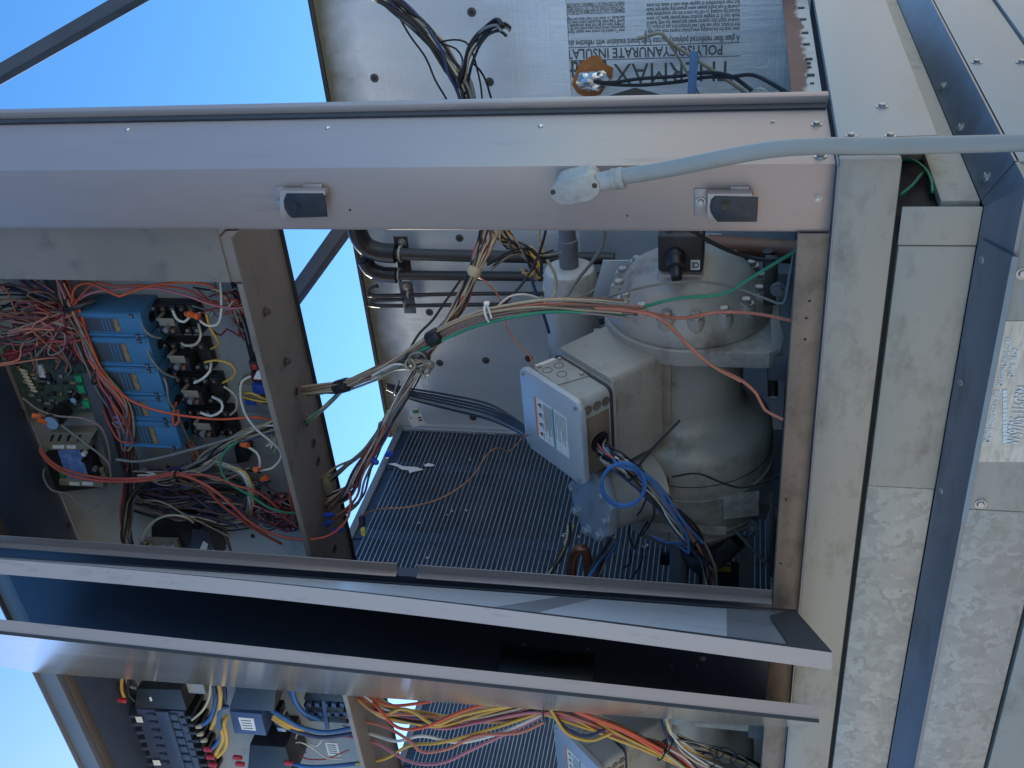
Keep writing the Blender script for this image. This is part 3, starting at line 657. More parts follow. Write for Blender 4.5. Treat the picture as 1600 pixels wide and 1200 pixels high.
# lower face of the box with knockouts and the cable hole
dn = Vv
obj('lower_plate', slab(BM(), [tb(.05, LH - .012, -.02), tb(LW - .015, LH - .012, -.02), tb(LW - .015, LH - .012, -.078), tb(.05, LH - .012, -.078)], dn * .0022, .0004), M['tboxbrown'], comp)
for n_ in (-.027, -.05, -.072):
    obj('knockout', lathe(BM(), tb(.030, LH - .012, n_), dn, [(0, .0092), (.0012, .0092), (.0016, .007), (.0010, .0)], 20), M['tboxbrown'], comp)
    obj('knockout', ring(BM(), tb(.030, LH - .0112, n_), dn, .0095, .0007), M['gasket'], comp)
obj('cable_hole', lathe(BM(), tb(.115, LH - .0095, -.05), dn, [(0, .024), (.0012, .024)], 28), M['dark'], comp)
obj('cable_hole_rim', ring(BM(), tb(.115, LH - .0085, -.05), dn, .0245, .002, 28), M['tboxbrown'], comp)
for u_, v_ in ((.013, .013), (LW - .013, .013), (.013, LH - .013), (LW - .013, LH - .013)):
    bm = BM(); hexbolt(bm, tb(u_, v_, 0), Nn, .0042, .004, False); obj('screw', bm, M['steel'], lid)
# warning label on the lid
def lq(u0, u1, v0, v1, n, m, nm='label_print'):
    return obj(nm, slab(BM(), [tb(u0, v0, n), tb(u1, v0, n), tb(u1, v1, n), tb(u0, v1, n)], Nn * .0004), M[m], wl_ or comp, smooth=False)
wl_ = None; wl_ = lq(.052, .152, .045, .150, .0002, 'lable', 'warning_label')
lq(.052, .152, .045, .051, .0007, 'orangeink'); lq(.052, .152, .103, .109, .0007, 'tealink')
for i in range(4):
    u0 = .06 + i * .024
    obj('label_print', slab(BM(), [tb(u0, .066, .0007), tb(u0 + .012, .066, .0007), tb(u0 + .006, .056, .0007)], Nn * .0004), M['ink'], wl_, smooth=False)
    lq(u0, u0 + .015, .070, .0712, .0007, 'ink')
for i in range(9): lq(.057, .057 + .088 * rn.uniform(.6, 1), .076 + i * .003, .0768 + i * .003, .0007, 'inkg')
for i in range(9): lq(.057, .057 + .088 * rn.uniform(.4, 1), .113 + i * .004, .1139 + i * .004, .0007, 'inkg')
lq(.02, .05, .004, .0046, -.0128, 'orangeink')
obj('side_label', slab(BM(), [tb(.0034, .016, -.028), tb(.0034, .026, -.028), tb(.0034, .030, -.072), tb(.0034, .021, -.072)], X * .0004), M['lable'], comp, smooth=False)
# blanked suction port below the terminal box
pc = PY(922, 786, .13)
nd = Vector((.12, -.62, .78)).normalized(); _, pu, pv = frame_of(nd)
obj('port_stub', lathe(BM(), pc - nd * .15, nd, [(0, .075), (.04, .066), (.11, .068), (.13, .066)], 40), M['comp'], comp)
pu = (X - nd * X.dot(nd)).normalized(); pv = nd.cross(pu)
poly = [pc + pu * (math.cos(rad(22.5 + 45 * k)) * (.088)) + pv * (math.sin(rad(22.5 + 45 * k)) * .082) for k in range(8)]
pp_ = obj('port_plate', slab(BM(), poly, -nd * .022, .003), M['portp'], comp)
for k in range(8):
    a_ = rad(45 * k)
    bm = BM(); hexbolt(bm, pc + pu * math.cos(a_) * .071 + pv * math.sin(a_) * .066, nd, .0088, .011); obj('bolt', bm, M['portp'], pp_)
obj('mounting_foot', box(BM(), (-.56, .25, .953), (-.5, .6, 1.03), .004), M['strut'], comp)
obj('mounting_foot', box(BM(), (-.95, .28, .953), (-.9, .56, 1.05), .004), M['strut'], comp)
comp2 = copy_tree(comp, Vector((-1.1, 0, 0))); comp2['label'] = 'second grey compressor half hidden behind wires and the polished door in the left bay'

# ---------------------------------------------------------------- muffler, pipes and brackets on the back wall
mf = thing('muffler', 'grey cylindrical muffler with a neck pipe, lying above the compressor', 'muffler', (-.68, .72, 1.4))
mc = PY(894, 490, .72); mc = Vector((0, .72, mc.z))
obj('shell', lathe(BM(), mc, X, [(-.93, 0), (-.93, .05), (-.91, .066), (-.60, .067), (-.572, .066), (-.558, .060), (-.552, .048), (-.550, .02)], 48), M['muff'], mf, angle=40)
obj('neck', lathe(BM(), mc, X, [(-.55, .024), (-.48, .024), (-.478, .0205), (-.36, .0205)], 28), M['pipeblue'], mf)
obj('shell_band', lathe(BM(), mc, X, [(-.607, .0668), (-.607, .069), (-.60, .069), (-.60, .0668)], 48), M['muff'], mf)
obj('data_label', slab(BM(), [PY(x, y, .652) for x, y in ((884, 466), (918, 464), (921, 472), (886, 478))], Y * .004, .0005), M['tanm'], mf)
def pipe(name, label, pts, r, m, n=16, group=None, cat='pipe'):
    return tag(obj(name, tube(BM(), [PY(*p) for p in pts], r, n), M[m], angle=60), label, cat, group)
gp = 'refrigerant pipes clipped to the back wall'
pipe('refrigerant_pipe', 'thick dark pipe, topmost of four running down the foil wall', [(556, 340, .93), (558, 362, .93), (568, 386, .93), (592, 396, .93), (630, 397, .93), (740, 400, .93), (960, 404, .93)], .0165, 'pipe', 20, gp)
pipe('refrigerant_pipe', 'dark pipe just below the thickest one on the foil wall', [(569, 404, .93), (574, 420, .93), (592, 429, .93), (630, 430, .93), (740, 431, .93), (960, 433, .93)], .0135, 'pipe', 20, gp)
pipe('refrigerant_pipe', 'upper of the two thin dark tubes under the thick pipes', [(590, 447, .94), (578, 452, .94), (576, 459, .94), (590, 462, .94), (740, 459, .94), (960, 459, .94)], .0058, 'pipe', 10, gp)
pipe('refrigerant_pipe', 'lower of the two thin dark tubes, with a hairpin bend at its top', [(630, 468, .94), (590, 469, .94), (580, 473, .94), (590, 478, .94), (740, 476, .94), (960, 475, .94)], .0058, 'pipe', 10, gp)
obj_ = pipe('pipe_sleeve', 'fat black insulated elbow at the top of the thickest pipe', [(556, 345, .925), (560, 366, .925), (572, 385, .925), (594, 394, .925), (618, 396, .925)], .027, 'black', 20, 'insulated pipe elbows', 'pipe elbow')
pipe('pipe_sleeve', 'smaller black insulated elbow below the fat one on the wall', [(571, 408, .925), (578, 420, .925), (596, 428, .925), (620, 430, .925)], .022, 'black', 20, 'insulated pipe elbows', 'pipe elbow')
for lab, plt, clamps in (('black pipe clip holding the two thick pipes', ((614, 370), (636, 370), (644, 432), (624, 432)), ((626, 397, .0205), (624, 430, .0175))),
                         ('pale square clip plate holding the two thin tubes', ((622, 440), (644, 440), (650, 490), (632, 490)), ((638, 460, .0085), (633, 477, .0085)))):
    br = thing('pipe_bracket', lab, 'bracket', PY(plt[0][0], plt[0][1], .96), 'pipe brackets on the back wall')
    obj('clip_plate', slab(BM(), [PY(x, y, .958) for x, y in plt], Y * .004, .001), M['pipe'] if 'black' in lab else M['pipeblue'], br)
    for x, y, r in clamps:
        obj('clamp', ring(BM(), PY(x, y, .932), Z, r, .004, 20), M['cast'], br)
    bm = BM(); hexbolt(bm, PY(plt[0][0] + 14, plt[0][1] + 9, .956), -Y, .008, .01); obj('bolt', bm, M['steel'], br)
tag(obj('pale_shield', slab(BM(), [PY(x, y, .62) for x, y in ((942, 407), (984, 407), (980, 425), (952, 462), (925, 470))], Y * .004, .001), M['lid']), 'pale bent sheet shield standing behind the bolted dome', 'shield')
tag(obj('pale_shield', slab(BM(), [PY(x, y, .66) for x, y in ((1090, 366), (1128, 366), (1128, 396), (1150, 398), (1168, 430), (1092, 420))], Y * .004, .001), M['lid']), 'pale notched sheet right beside the black valve block', 'shield')
pipe('copper_pipe', 'thick brown copper pipe passing behind the foot of the corner post', [(1108, 384, .62), (1160, 388, .6), (1215, 392, .58), (1262, 395, .56)], .026, 'copper', 24)
pipe('suction_pipe', 'blue-grey pipe stub rising from the floor behind the lower cables', [(1062, 842, .33), (1062, 880, .33), (1058, 935, .33)], .024, 'pipeblue', 24)
pipe('return_bend', 'rusty U-shaped pipe bend beside the bottom of the coil', [(893, 930, .16), (893, 885, .16), (899, 862, .16), (908, 858, .16), (916, 866, .16), (924, 930, .16)], .0115, 'copper', 16)
pipe('drain_elbow', 'black rubber pipe elbow under the end of the compressor', [(1150, 842, .28), (1122, 868, .27), (1100, 882, .27), (1085, 870, .3), (1075, 850, .33)], .026, 'black', 20)
pipe('dark_pipe', 'dark upright pipe in the shadow to the right of the dome', [(1200, 392, .55), (1203, 470, .55), (1206, 560, .55), (1208, 620, .5)], .012, 'pipe', 14)
def bar(name, label, p0, p1, w, h, m, cat, group=None):
    p0, p1 = Vector(p0), Vector(p1); d = (p1 - p0).normalized(); u = (Y - d * Y.dot(d)).normalized(); w_ = d.cross(u)
    return tag(obj(name, obox(BM(), (p0 + p1) / 2, (d, u, w_), ((p1 - p0).length / 2, w / 2, h / 2), .0015), M[m]), label, cat, group)
bar('brace_rod', 'thin steel brace rod slanting across the dark lower corner of the bay', PY(1146, 826, .25), PY(1208, 892, .2), .006, .008, 'strut', 'brace')
bar('floor_channel', 'dark upright channel standing against the foot of the coil', PY(1166, 840, .34), PY(1166, 940, .34), .012, .035, 'pipeblue', 'channel')
bar('floor_channel', 'dark channel beside the sill in the lower corner of the bay', PY(1206, 770, .12), PY(1206, 900, .1), .012, .010, 'pipe', 'channel')
t = thing('vibration_mount', 'grey cone-shaped vibration mount near the sill below the compressor', 'mount', PY(1190, 830, .15))
m0 = PY(1215, 800, .14)
obj('cone', lathe(BM(), m0, (-.95, 0, .1), [(0, .018), (.03, .02), (.10, .006)], 16), M['strut'], t)
obj('mount_bolt', hexbolt(BM(), PY(1178, 826, .2), (.1, -.6, .8), .012, .012), M['strut'], t)
t = thing('side_bracket', 'grey bent bracket bolted between the dome and the sill', 'bracket', PY(1205, 560, .2))
obj('bracket_plate', slab(BM(), [PY(x, y, .26) for x, y in ((1204, 500), (1218, 500), (1226, 530), (1216, 552), (1214, 590), (1206, 592), (1206, 552))], Y * .005, .001), M['comp'], t)
obj('bolt', hexbolt(BM(), PY(1216, 452, .3), -Y, .010, .014), M['pipeblue'], t)
obj('bracket_arm', box(BM(), PY(1196, 405, .35), PY(1212, 470, .37), .002), M['pipe'], t)
st = thing('sticker_plate', 'dark plate with a yellow and white warning strip low in the bay', 'sticker', PY(1126, 890, .36))
obj('sticker_base', slab(BM(), [PY(x, y, .36) for x, y in ((1090, 876), (1160, 880), (1170, 940), (1094, 938))], Y * .004), M['black'], st)
p0 = [(1112, 883), (1142, 885), (1142, 894), (1112, 892)]
obj('sticker_strip', slab(BM(), [PY(x, y, .3585) for x, y in p0], Y * .001), M['yellowink'], st)
obj('sticker_strip', slab(BM(), [PY(x, y - 5, .3585) for x, y in ((1112, 883), (1142, 885), (1142, 887), (1112, 885))], Y * .001), M['lable'], st)
obj('small_cover', slab(BM(), [PY(x, y, .4) for x, y in ((1032, 866), (1050, 867), (1050, 884), (1031, 882))], Y * .01), M['black'], st)
# roof struts behind the unit
def strut(lab, p0, p1, y_, w):
    t = thing('fan_strut', lab, 'strut', PY(p0[0], p0[1], y_), 'struts above the back wall')
    a_, b2 = PY(p0[0], p0[1], y_), PY(p1[0], p1[1], y_); d = (b2 - a_).normalized(); u = Y; w_ = d.cross(u)
    obj('leg', obox(BM(), (a_ + b2) / 2, (d, u, w_), ((b2 - a_).length / 2, .03, w / 2), .003), M['strut'], t)
    obj('flange', obox(BM(), (a_ + b2) / 2 - u * .031 - w_ * (w / 2 - .009), (d, u, w_), ((b2 - a_).length / 2, .0012, .009), .0005), M['pipe'], t)
strut('dark strut crossing the blue sky above the corner post', (-260, 265), (420, -125), 1.15, .05)
strut('short grey strut seen against the sky between control box and post', (440, 492), (600, 270), 1.15, .055)

# ---------------------------------------------------------------- loose hardware seen through the open side
ph = thing('bent_rod', 'bent steel rod with a round washer near its end, against the printed foil', 'rod', PY(1040, 60, .88))
obj('rod', tube(BM(), [PY(x, y, .88) for x, y in ((996, 60), (1010, 57), (1026, 52), (1036, 54), (1045, 64), (1080, 88), (1130, 121), (1190, 163))], .0042, 8), M['tanm'], ph)
obj('rod_washer', lathe(BM(), PY(1009, 58, .88), (.15, -.25, 1), [(-.0008, .0165), (.0008, .0165)], 28), M['steel'], ph)
obj('second_rod', tube(BM(), [PY(x, y, .88) for x, y in ((1042, 62), (1060, 90), (1085, 135), (1110, 175))], .003, 8), M['tanm'], ph)
tag(obj('strap', slab(BM(), [PY(x, y, .72) for x, y in ((1078, 84), (1083, 79), (1089, 81), (1092, 90), (1089, 120), (1086, 190), (1071, 190))], Y * .006, .002), mat('strap_blue', (.10, .2, .38), .45)), 'blue-grey round-ended strap standing upright before the printed foil', 'strap')
pf2 = tag(obj('cable_gland', hexbolt(BM(), PY(1188, 156, .6), (.2, -1, .5), .016, .02), M['cast']), 'small grey cable gland where rods and wires meet by the perforated angle', 'gland')

# ---------------------------------------------------------------- conduit with its cast elbow body in front of the corner post
cn = thing('conduit_run', 'pale grey conduit with a white oval elbow body, sweeping down past the corner post', 'conduit', PY(1100, 250, -.05))
pts = [PY(x, y, -.036) for x, y in ((962, 277), (985, 274), (1040, 265), (1100, 253), (1160, 241), (1220, 232), (1290, 228), (1360, 228), (1440, 227), (1530, 225), (1620, 223), (1900, 220))]
obj('conduit', tube(BM(), pts, .0125, 20), M['conduit'], cn, angle=60)
a_, b2 = PY(876, 296, -.036), PY(945, 283, -.036); d_ = (b2 - a_).normalized(); w_ = d_.cross(Y).normalized()
def oval(c, ln, r, y_):
    out = []
    for k in range(13): t = math.pi * (k / 12 + .5); out.append(c + d_ * (-ln + r * math.cos(t)) + w_ * (r * math.sin(t)))
    for k in range(13): t = math.pi * (k / 12 - .5); out.append(c + d_ * (ln + r * math.cos(t)) + w_ * (r * math.sin(t)))
    return [Vector((p.x, y_, p.z)) for p in out]
mid = PY(901, 291, -.036)
eb = obj('elbow_body', slab(BM(), oval(mid, .019, .0185, -.050), Y * .049, .004), M['cast'], cn)
ec_ = obj('elbow_cover', slab(BM(), oval(mid, .019, .020, -.0535), Y * .0035, .0012), M['cast'], cn)
for px, py in ((864, 300), (929, 290)):
    obj('screw', lathe(BM(), PY(px, py, -.0535), -Y, [(0, .0042), (.002, .0038), (.0024, 0)], 12), M['grime'], ec_)
hub = PY(935, 285, -.036)
obj('hub', lathe(BM(), hub, d_, [(0, .015), (.022, .0155), (.0225, .017), (.028, .0172), (.029, .0158), (.032, .0158), (.0325, .017), (.040, .017), (.041, .0155), (.0415, .0125)], 28), M['cast'], cn)
# green earth wires in the open end of the rail
def wire(pts, r, col, parent, n=6):
    return obj('wire', tube(BM(), pts, r, n), M['w_' + col], parent, angle=80)
ew = thing('earth_wires', 'two crossing green wires in the dark open end of the base rail', 'wires', PX(1440, 290, -.07))
wire([PX(x, y, v) for x, y, v in ((1405, 250, -.075), (1425, 250, -.07), (1445, 264, -.066), (1455, 282, -.066), (1457, 300, -.07))], .0028, 'green', ew)
wire([PX(x, y, v) for x, y, v in ((1408, 304, -.07), (1425, 290, -.068), (1440, 272, -.072), (1455, 258, -.08), (1460, 240, -.09))], .0028, 'green', ew)

# ---------------------------------------------------------------- control box spanning both bays under the roof
cbx = thing('control_box', 'long open grey control box under the roof, its back plate crowded with wires', 'control box', (-1.6, .16, 2.02))
YP = .25
ZB = 2.02
obj('back_plate', box(BM(), (LEFT, YP, ZB + .004), (-.17, YP + .004, 2.764)), M['plate'], cbx, smooth=False)
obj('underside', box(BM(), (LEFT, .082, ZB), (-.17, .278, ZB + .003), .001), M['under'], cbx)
obj('bottom_lip', box(BM(), (LEFT, .079, ZB + .0005), (-.265, .082, ZB + .012)), M['box'], cbx, smooth=False)
obj('back_lip', box(BM(), (LEFT, .2785, ZB - .008), (-.168, .281, 2.3)), M['pipe'], cbx, smooth=False)
obj('right_jamb', slab(BM(), [Vector((x_, .08, z_)) for x_, z_ in ((-.11, 2.045), (-.262, 2.045), (-.262, 2.764), (-.11, 2.764))], Y * .003), M['box'], cbx, smooth=False)
obj('right_jamb', box(BM(), (-.262, .083, ZB + .004), (-.259, YP, 2.764)), M['box'], cbx, smooth=False)
obj('end_cap', box(BM(), (-.262, .0835, ZB + .0035), (-.172, .12, ZB + .03), .001), M['box'], cbx)
obj('end_panel', box(BM(), (-.172, .09, ZB + .031), (-.169, YP, 2.764)), M['box'], cbx, smooth=False)
for px, py in ((462, 612), (479, 658), (489, 692), (496, 720), (522, 857)):
    p = PZ(px, py, ZB)
    obj('grommet', ring(BM(), p - Z * .001, Z, .0085, .0025, 16), M['grime'], cbx)
    obj('grommet_hole', lathe(BM(), p, -Z, [(0, .007), (.0012, .007)], 14), M['dark'], cbx)
for px, py in ((413, 487), (445, 565)):
    obj('screw', hexbolt(BM(), PZ(px, py, ZB), -Z, .006, .012), M['grime'], cbx)

# ---------------------------------------------------------------- electrical parts screwed to the back plate
def comp_at(name, label, cat, px, py, group=None):
    c = PY(px, py, YP); c = Vector((c.x, YP, c.z)); t = thing(name, label, cat, c, group); return t
def lb(par, name, a0, a1, b0, b1, h0, h1, m, bev=.001, c=None, **k):
    """a: down the wall (image right), b: to the left along the wall (image down), h: height off the plate; metres"""
    c = c or ORG[par]
    return obj(name, box(BM(), (c.x - b0, c.y - h0, c.z - a0), (c.x - b1, c.y - h1, c.z - a1), bev), M[m] if isinstance(m, str) else m, par, **k)
def lp(par, a, b, h, c=None):
    c = c or ORG[par]; return Vector((c.x - b, c.y - h, c.z - a))
def cyl(par, name, a, b, h0, h1, r, m, n=14):
    return obj(name, lathe(BM(), lp(par, a, b, h0), -Y, [(0, r), (h1 - h0 - r * .15, r), (h1 - h0, r * .85)], n), M[m], par)

# five blue modules in a row
yf = .168
ztop, zbot = PY(125, 500, yf).z, PY(244, 571, yf).z
bx = [PY(200, y, yf).x for y in (488, 527, 573, 617, 656, 698)]
desc = ['blue relay module at the top end of the row of five, next to the post', 'second blue relay module from the top end of the row', 'third blue relay module, in the middle of the row', 'fourth blue relay module from the top end of the row', 'blue relay module at the low end of the row, half hidden by wires']
for i in range(5):
    x1, x0 = bx[i], bx[i + 1]; hz = (ztop - zbot)
    t = thing('relay_module', desc[i], 'relay module', ((x0 + x1) / 2, YP, (ztop + zbot) / 2), 'blue modules in a row')
    obj('case', box(BM(), (x0 + .0012, YP - .002, zbot), (x1 - .0012, yf, ztop), .003), M['modblue'], t)
    w = x1 - x0
    obj('end_rail', box(BM(), (x1 - .011, yf, zbot + .004), (x1 - .003, yf - .003, ztop), .001), M['modblue'], t)
    obj('end_rail', box(BM(), (x0 + .003, yf, zbot + .004), (x0 + .009, yf - .003, ztop), .001), M['modblue'], t)
    fl = obj('front_label', box(BM(), (x0 + .013, yf + .001, zbot + hz * .38), (x1 - .016, yf - .0006, ztop - .002)), M['moddark'], t, smooth=False)
    for k in range(3):
        obj('label_stripe', box(BM(), (x0 + .014, yf, zbot + hz * (.52 + .06 * k)), (x1 - .017, yf - .0011, zbot + hz * (.535 + .06 * k))), M['modblue'], fl, smooth=False)
    obj('label_logo', box(BM(), (x0 + .014, yf, zbot + hz * .385), (x1 - .017, yf - .0011, zbot + hz * .46)), M['gold'], fl, smooth=False)
    for xx in (x1 - .007, x0 + .006):
        obj('clip', box(BM(), (xx - .005, yf - .003, zbot + hz * .10), (xx + .005, yf - .0045, zbot + hz * .16), .0006), M['black'], t)
        obj('screw', lathe(BM(), Vector((xx, yf - .0045, zbot + hz * .13)), -Y, [(0, .003), (.0012, .003)], 10), M['steel'], t)
    obj('wire_port', lathe(BM(), Vector(((x0 + x1) / 2, .205, zbot + .0002)), -Z, [(0, .012), (.001, .012)], 20), M['dark'], t)

# four ice-cube relays on black sockets
def relay(px, py, label):
    t = comp_at('plug_relay', label, 'relay', px, py, 'black relays beside the blue modules')
    lb(t, 'socket', -.055, .055, -.036, .036, 0, .022, 'black', .002)
    for s in (-1, 1):
        lb(t, 'terminal_step', -.054, .054, s * .026 - .009, s * .026 + .009, .022, .032, 'black', .001)
        for k in range(5):
            a = -.044 + .022 * k
            lb(t, 'barrier', a + .010, a + .012, s * .026 - .010, s * .026 + .010, .032, .039, 'black', .0004)
            cyl(t, 'terminal_screw', a, s * .026, .032, .0345, .0042, 'steel' if (k + s) % 3 else 'w_brown', 10)
    rc = lb(t, 'relay_cube', -.022, .026, -.017, .017, .022, .066, 'black', .002)
    lb(t, 'bracket', -.016, .020, -.024, -.006, .0661, .0685, 'tanm', .0006)
    lb(t, 'bracket', -.020, -.012, -.024, -.018, .04, .069, 'tanm', .0006)
    cyl(t, 'coil_terminal', .002, -.002, .0686, .082, .0065, 'pipeblue', 12)
    cyl(t, 'coil_terminal', .013, .004, .0661, .074, .005, 'w_brown', 10)
    return t
relay(284, 488, 'black plug relay next to the orange wire nut, highest of the four')
relay(300, 545, 'black plug relay with white wires looping over it, second of four')
relay(320, 598, 'black plug relay with a yellow wire leaving its side, third of four')
relay(338, 648, 'black plug relay nearest the grey-white wire bundle, last of four')
def wnut(px, py, y_, d, label, par=None):
    p = PY(px, py, y_); d = Vector(d).normalized()
    o = obj('wire_nut', lathe(BM(), p - d * .011, d, [(0, .0035), (.003, .0055), (.015, .0065), (.021, .0072), (.022, .006), (.022, 0)], 10), M['orangep'])
    return tag(o, label, 'wire nut', 'orange wire nuts')
wnut(294, 491, .13, (.2, -.5, -.9), 'bright orange wire nut on the highest black relay')
wnut(304, 493, .135, (-.2, -.2, -1), 'orange wire nut lying against another on the highest relay')
wnut(382, 695, .15, (.1, -.2, -1), 'orange wire nut at the end of the grey-white bundle')
wnut(403, 732, .14, (.3, -.9, .2), 'orange wire nut pointing outwards where a white wire bends')
wnut(412, 748, .15, (.5, -.2, -.9), 'orange-red wire nut lying loose below the others')
wnut(66, 658, .17, (.6, -.3, .5), 'dull orange wire nut by the edge of the circuit board')
wnut(58, 650, .18, (.3, -.3, .9), 'dull orange wire nut at the top edge of the plate')

# circuit board
cb = comp_at('circuit_board', 'dusty green circuit board under a tangle of red wires', 'circuit board', 75, 590)
pq = [(-6, 522), (106, 512), (158, 642), (46, 652)]
obj('board', slab(BM(), [PY(x, y, YP - .020) for x, y in pq], Y * .0025), M['pcb'], cb, smooth=False)
obj('carrier', slab(BM(), [PY(x, y, YP - .002) for x, y in ((-16, 520), (110, 508), (163, 648), (42, 658))], -Y * .006), M['tanm'], cb, smooth=False)
def bq(px, py, w, h, ht, m, name, base=.0205):
    c = PY(px, py, YP - base); return obj(name, box(BM(), (c.x - h / 2, c.y, c.z - w / 2), (c.x + h / 2, c.y - ht, c.z + w / 2), .0006), M[m], cb)
bq(24, 553, .022, .026, .014, 'redp', 'red_connector'); bq(60, 548, .02, .018, .006, 'black', 'chip'); bq(66, 578, .016, .032, .008, 'lable', 'white_socket'); bq(72, 588, .03, .018, .006, 'black', 'chip')
for px, py in ((127, 588), (131, 604), (139, 628)): bq(px, py, .017, .018, .013, 'tgreen', 'green_terminal')
for k in range(7):
    a_, b2 = PY(30 + 3.0 * k, 577 + 5.3 * k, YP - .027), PY(40 + 3.0 * k, 580 + 5.3 * k, YP - .027)
    obj('resistor', lathe(BM(), a_, b2 - a_, [(0, .002), (.004, .0036), (.013, .0036), (.017, .002)], 10), M['w_cream'], cb)
for k in range(95):
    px = rn.uniform(24, 145); py = rn.uniform(548, 640)
    if px < 14 + (py - 545) * .42 or px > 110 + (py - 530) * .4: continue
    bq(px, py, rn.uniform(.005, .016), rn.uniform(.004, .009), rn.uniform(.002, .007), rn.choice(['black', 'black', 'tanm', 'gold', 'pcb', 'steel']), 'chip')
for px, py, r, h, top in ((100, 640, .021, .055, 'caplid'), (122, 618, .0085, .02, 'caplid')):
    c = PY(px, py, YP - .021)
    cq = obj('capacitor', lathe(BM(), c, -Y, [(0, r), (h - .002, r), (h, r * .93)], 28), M['black'], cb)
    obj('capacitor_top', lathe(BM(), c - Y * (h + .0002), -Y, [(0, r * .84), (.0012, r * .82)], 28), M[top], cq)

# motor protection module with blue label
pm = comp_at('protection_module', 'protection module with a bright blue printed label between two tan brackets', 'module', 112, 720)
obj('module_base', slab(BM(), [PY(x, y, YP - .002) for x, y in ((78, 700), (146, 690), (168, 750), (98, 758))], -Y * .03, .001), M['black'], pm)
obj('module_label', slab(BM(), [PY(x, y, YP - .0325) for x, y in ((89, 700), (124, 699), (141, 752), (107, 752))], -Y * .001), mat('module_label_blue', (.13, .24, .52), .5, 0, var=.5, scale=55), pm, smooth=False)
obj('tan_bracket', slab(BM(), [PY(x, y, YP - .03) for x, y in ((78, 676), (148, 676), (138, 694), (70, 694))], Y * .028, .001), M['tanm'], pm)
obj('tan_bracket', slab(BM(), [PY(x, y, YP - .042) for x, y in ((68, 694), (138, 694), (139, 703), (69, 703))], Y * .040, .001), M['tanm'], pm)
obj('tan_bracket', slab(BM(), [PY(x, y, YP - .042) for x, y in ((92, 750), (160, 754), (161, 762), (93, 758))], Y * .040, .001), M['tanm'], pm)
for x0, x1 in ((82, 100), (104, 118)): obj('bracket_label', slab(BM(), [PY(x, y, YP - .043) for x, y in ((x0, 696), (x1, 696), (x1, 701), (x0, 701))], Y * .001), M['lable'], pm, smooth=False)
for x0, x1 in ((108, 124), (128, 145)): obj('bracket_label', slab(BM(), [PY(x, y, YP - .043) for x, y in ((x0, 753), (x1, 754), (x1, 759), (x0, 758))], Y * .001), M['lable'], pm, smooth=False)
for x0 in (80, 92, 106, 122): obj('bracket_slot', slab(BM(), [PY(x, y, YP - .0305) for x, y in ((x0, 680), (x0 + 6, 679), (x0 + 1, 690), (x0 - 3, 690))], Y * .001), M['dark'], pm, smooth=False)
obj('terminal', slab(BM(), [PY(x, y, YP - .034) for x, y in ((90, 732), (102, 730), (104, 744), (94, 746))], Y * .01, .001), M['tgreen'], pm)
for px, py in ((134, 716), (146, 714), (151, 730), (155, 740), (134, 706)):
    c = PY(px, py, YP - .032); obj('part_block', lathe(BM(), c, -Y, [(0, .006), (.012, .006)], 10), M[rn.choice(['black', 'lable', 'pipeblue'])], pm)
for px, py in ((158, 736), (161, 743)): obj('part_block', slab(BM(), [PY(x, y, YP - .034) for x, y in ((px - 4, py - 3), (px + 3, py - 3), (px + 4, py + 3), (px - 3, py + 3))], Y * .01, .0005), M['tanm'], pm)

# transformer
tr = comp_at('transformer', 'black transformer with a tan terminal plate of four screws at the edge of the plate', 'transformer', 285, 840)
obj('core', slab(BM(), [PY(x, y, YP - .06) for x, y in ((236, 825), (262, 812), (305, 815), (340, 872), (262, 880), (236, 862))], Y * .058, .003), M['black'], tr)
obj('core_plate', slab(BM(), [PY(x, y, YP - .065) for x, y in ((300, 828), (326, 832), (342, 876), (296, 874))], Y * .05, .002), M['navy'], tr)
obj('terminal_plate', slab(BM(), [PY(x, y, YP - .075) for x, y in ((224, 843), (276, 845), (285, 870), (232, 868))], Y * .012, .001), M['tanm'], tr)
for px in (225, 239, 254, 269):
    obj('terminal_screw', hexbolt(BM(), PY(px, 850 + (px - 225) * .02, YP - .0755), -Y, .0052, .008), M['steel'], tr)
for q in (((318, 845), (325, 850), (321, 868), (311, 860)), ((333, 858), (336, 862), (332, 873), (326, 872))):
    obj('core_label', slab(BM(), [PY(x, y, YP - .0655) for x, y in q], -Y * .0006), M['lable'], tr, smooth=False)

# terminal strip, rocker switches, small transformer on the right
ts = comp_at('terminal_strip', 'long black and white terminal strip along the low edge of the plate', 'terminal strip', 388, 500)
obj('strip_base', slab(BM(), [PY(x, y, YP - .002) for x, y in ((366, 434), (383, 434), (412, 552), (396, 556))], -Y * .02, .001), M['black'], ts)
for x0, x1, h in ((371, 374, .026), (378, 381, .03)):
    obj('strip_rail', slab(BM(), [PY(x, y, YP - .022) for x, y in ((x0, 436), (x1, 436), (x1 + 27, 548), (x0 + 27, 548))], -Y * (h - .02), .0005), M['cast'], ts)
for k in range(9):
    obj('terminal_screw', hexbolt(BM(), PY(374 + 2.9 * k, 446 + 12 * k, YP - .023), -Y, .0036, .004, False), M['steel'], ts)
for px, py in ((411, 553), (414, 570)):
    t = comp_at('rocker_switch', 'red rocker switch in a black frame, %s of two' % ('upper' if py < 560 else 'lower'), 'switch', px, py, 'red rocker switches')
    lb(t, 'switch_frame', -.011, .011, -.012, .012, .01, .05, 'black', .001); lb(t, 'rocker', -.005, .007, -.007, .007, .05, .054, 'redp', .001)
st_ = comp_at('small_transformer', 'small tan control transformer with blue ends and a creased white tag', 'transformer', 404, 600)
lb(st_, 'winding', -.026, .026, -.03, .022, .005, .05, 'tanm', .004); lb(st_, 'coil_end', .012, .040, -.034, -.01, .02, .055, 'bluep', .003); lb(st_, 'coil_end', -.012, .012, .006, .02, .05, .056, 'bluep', .002)
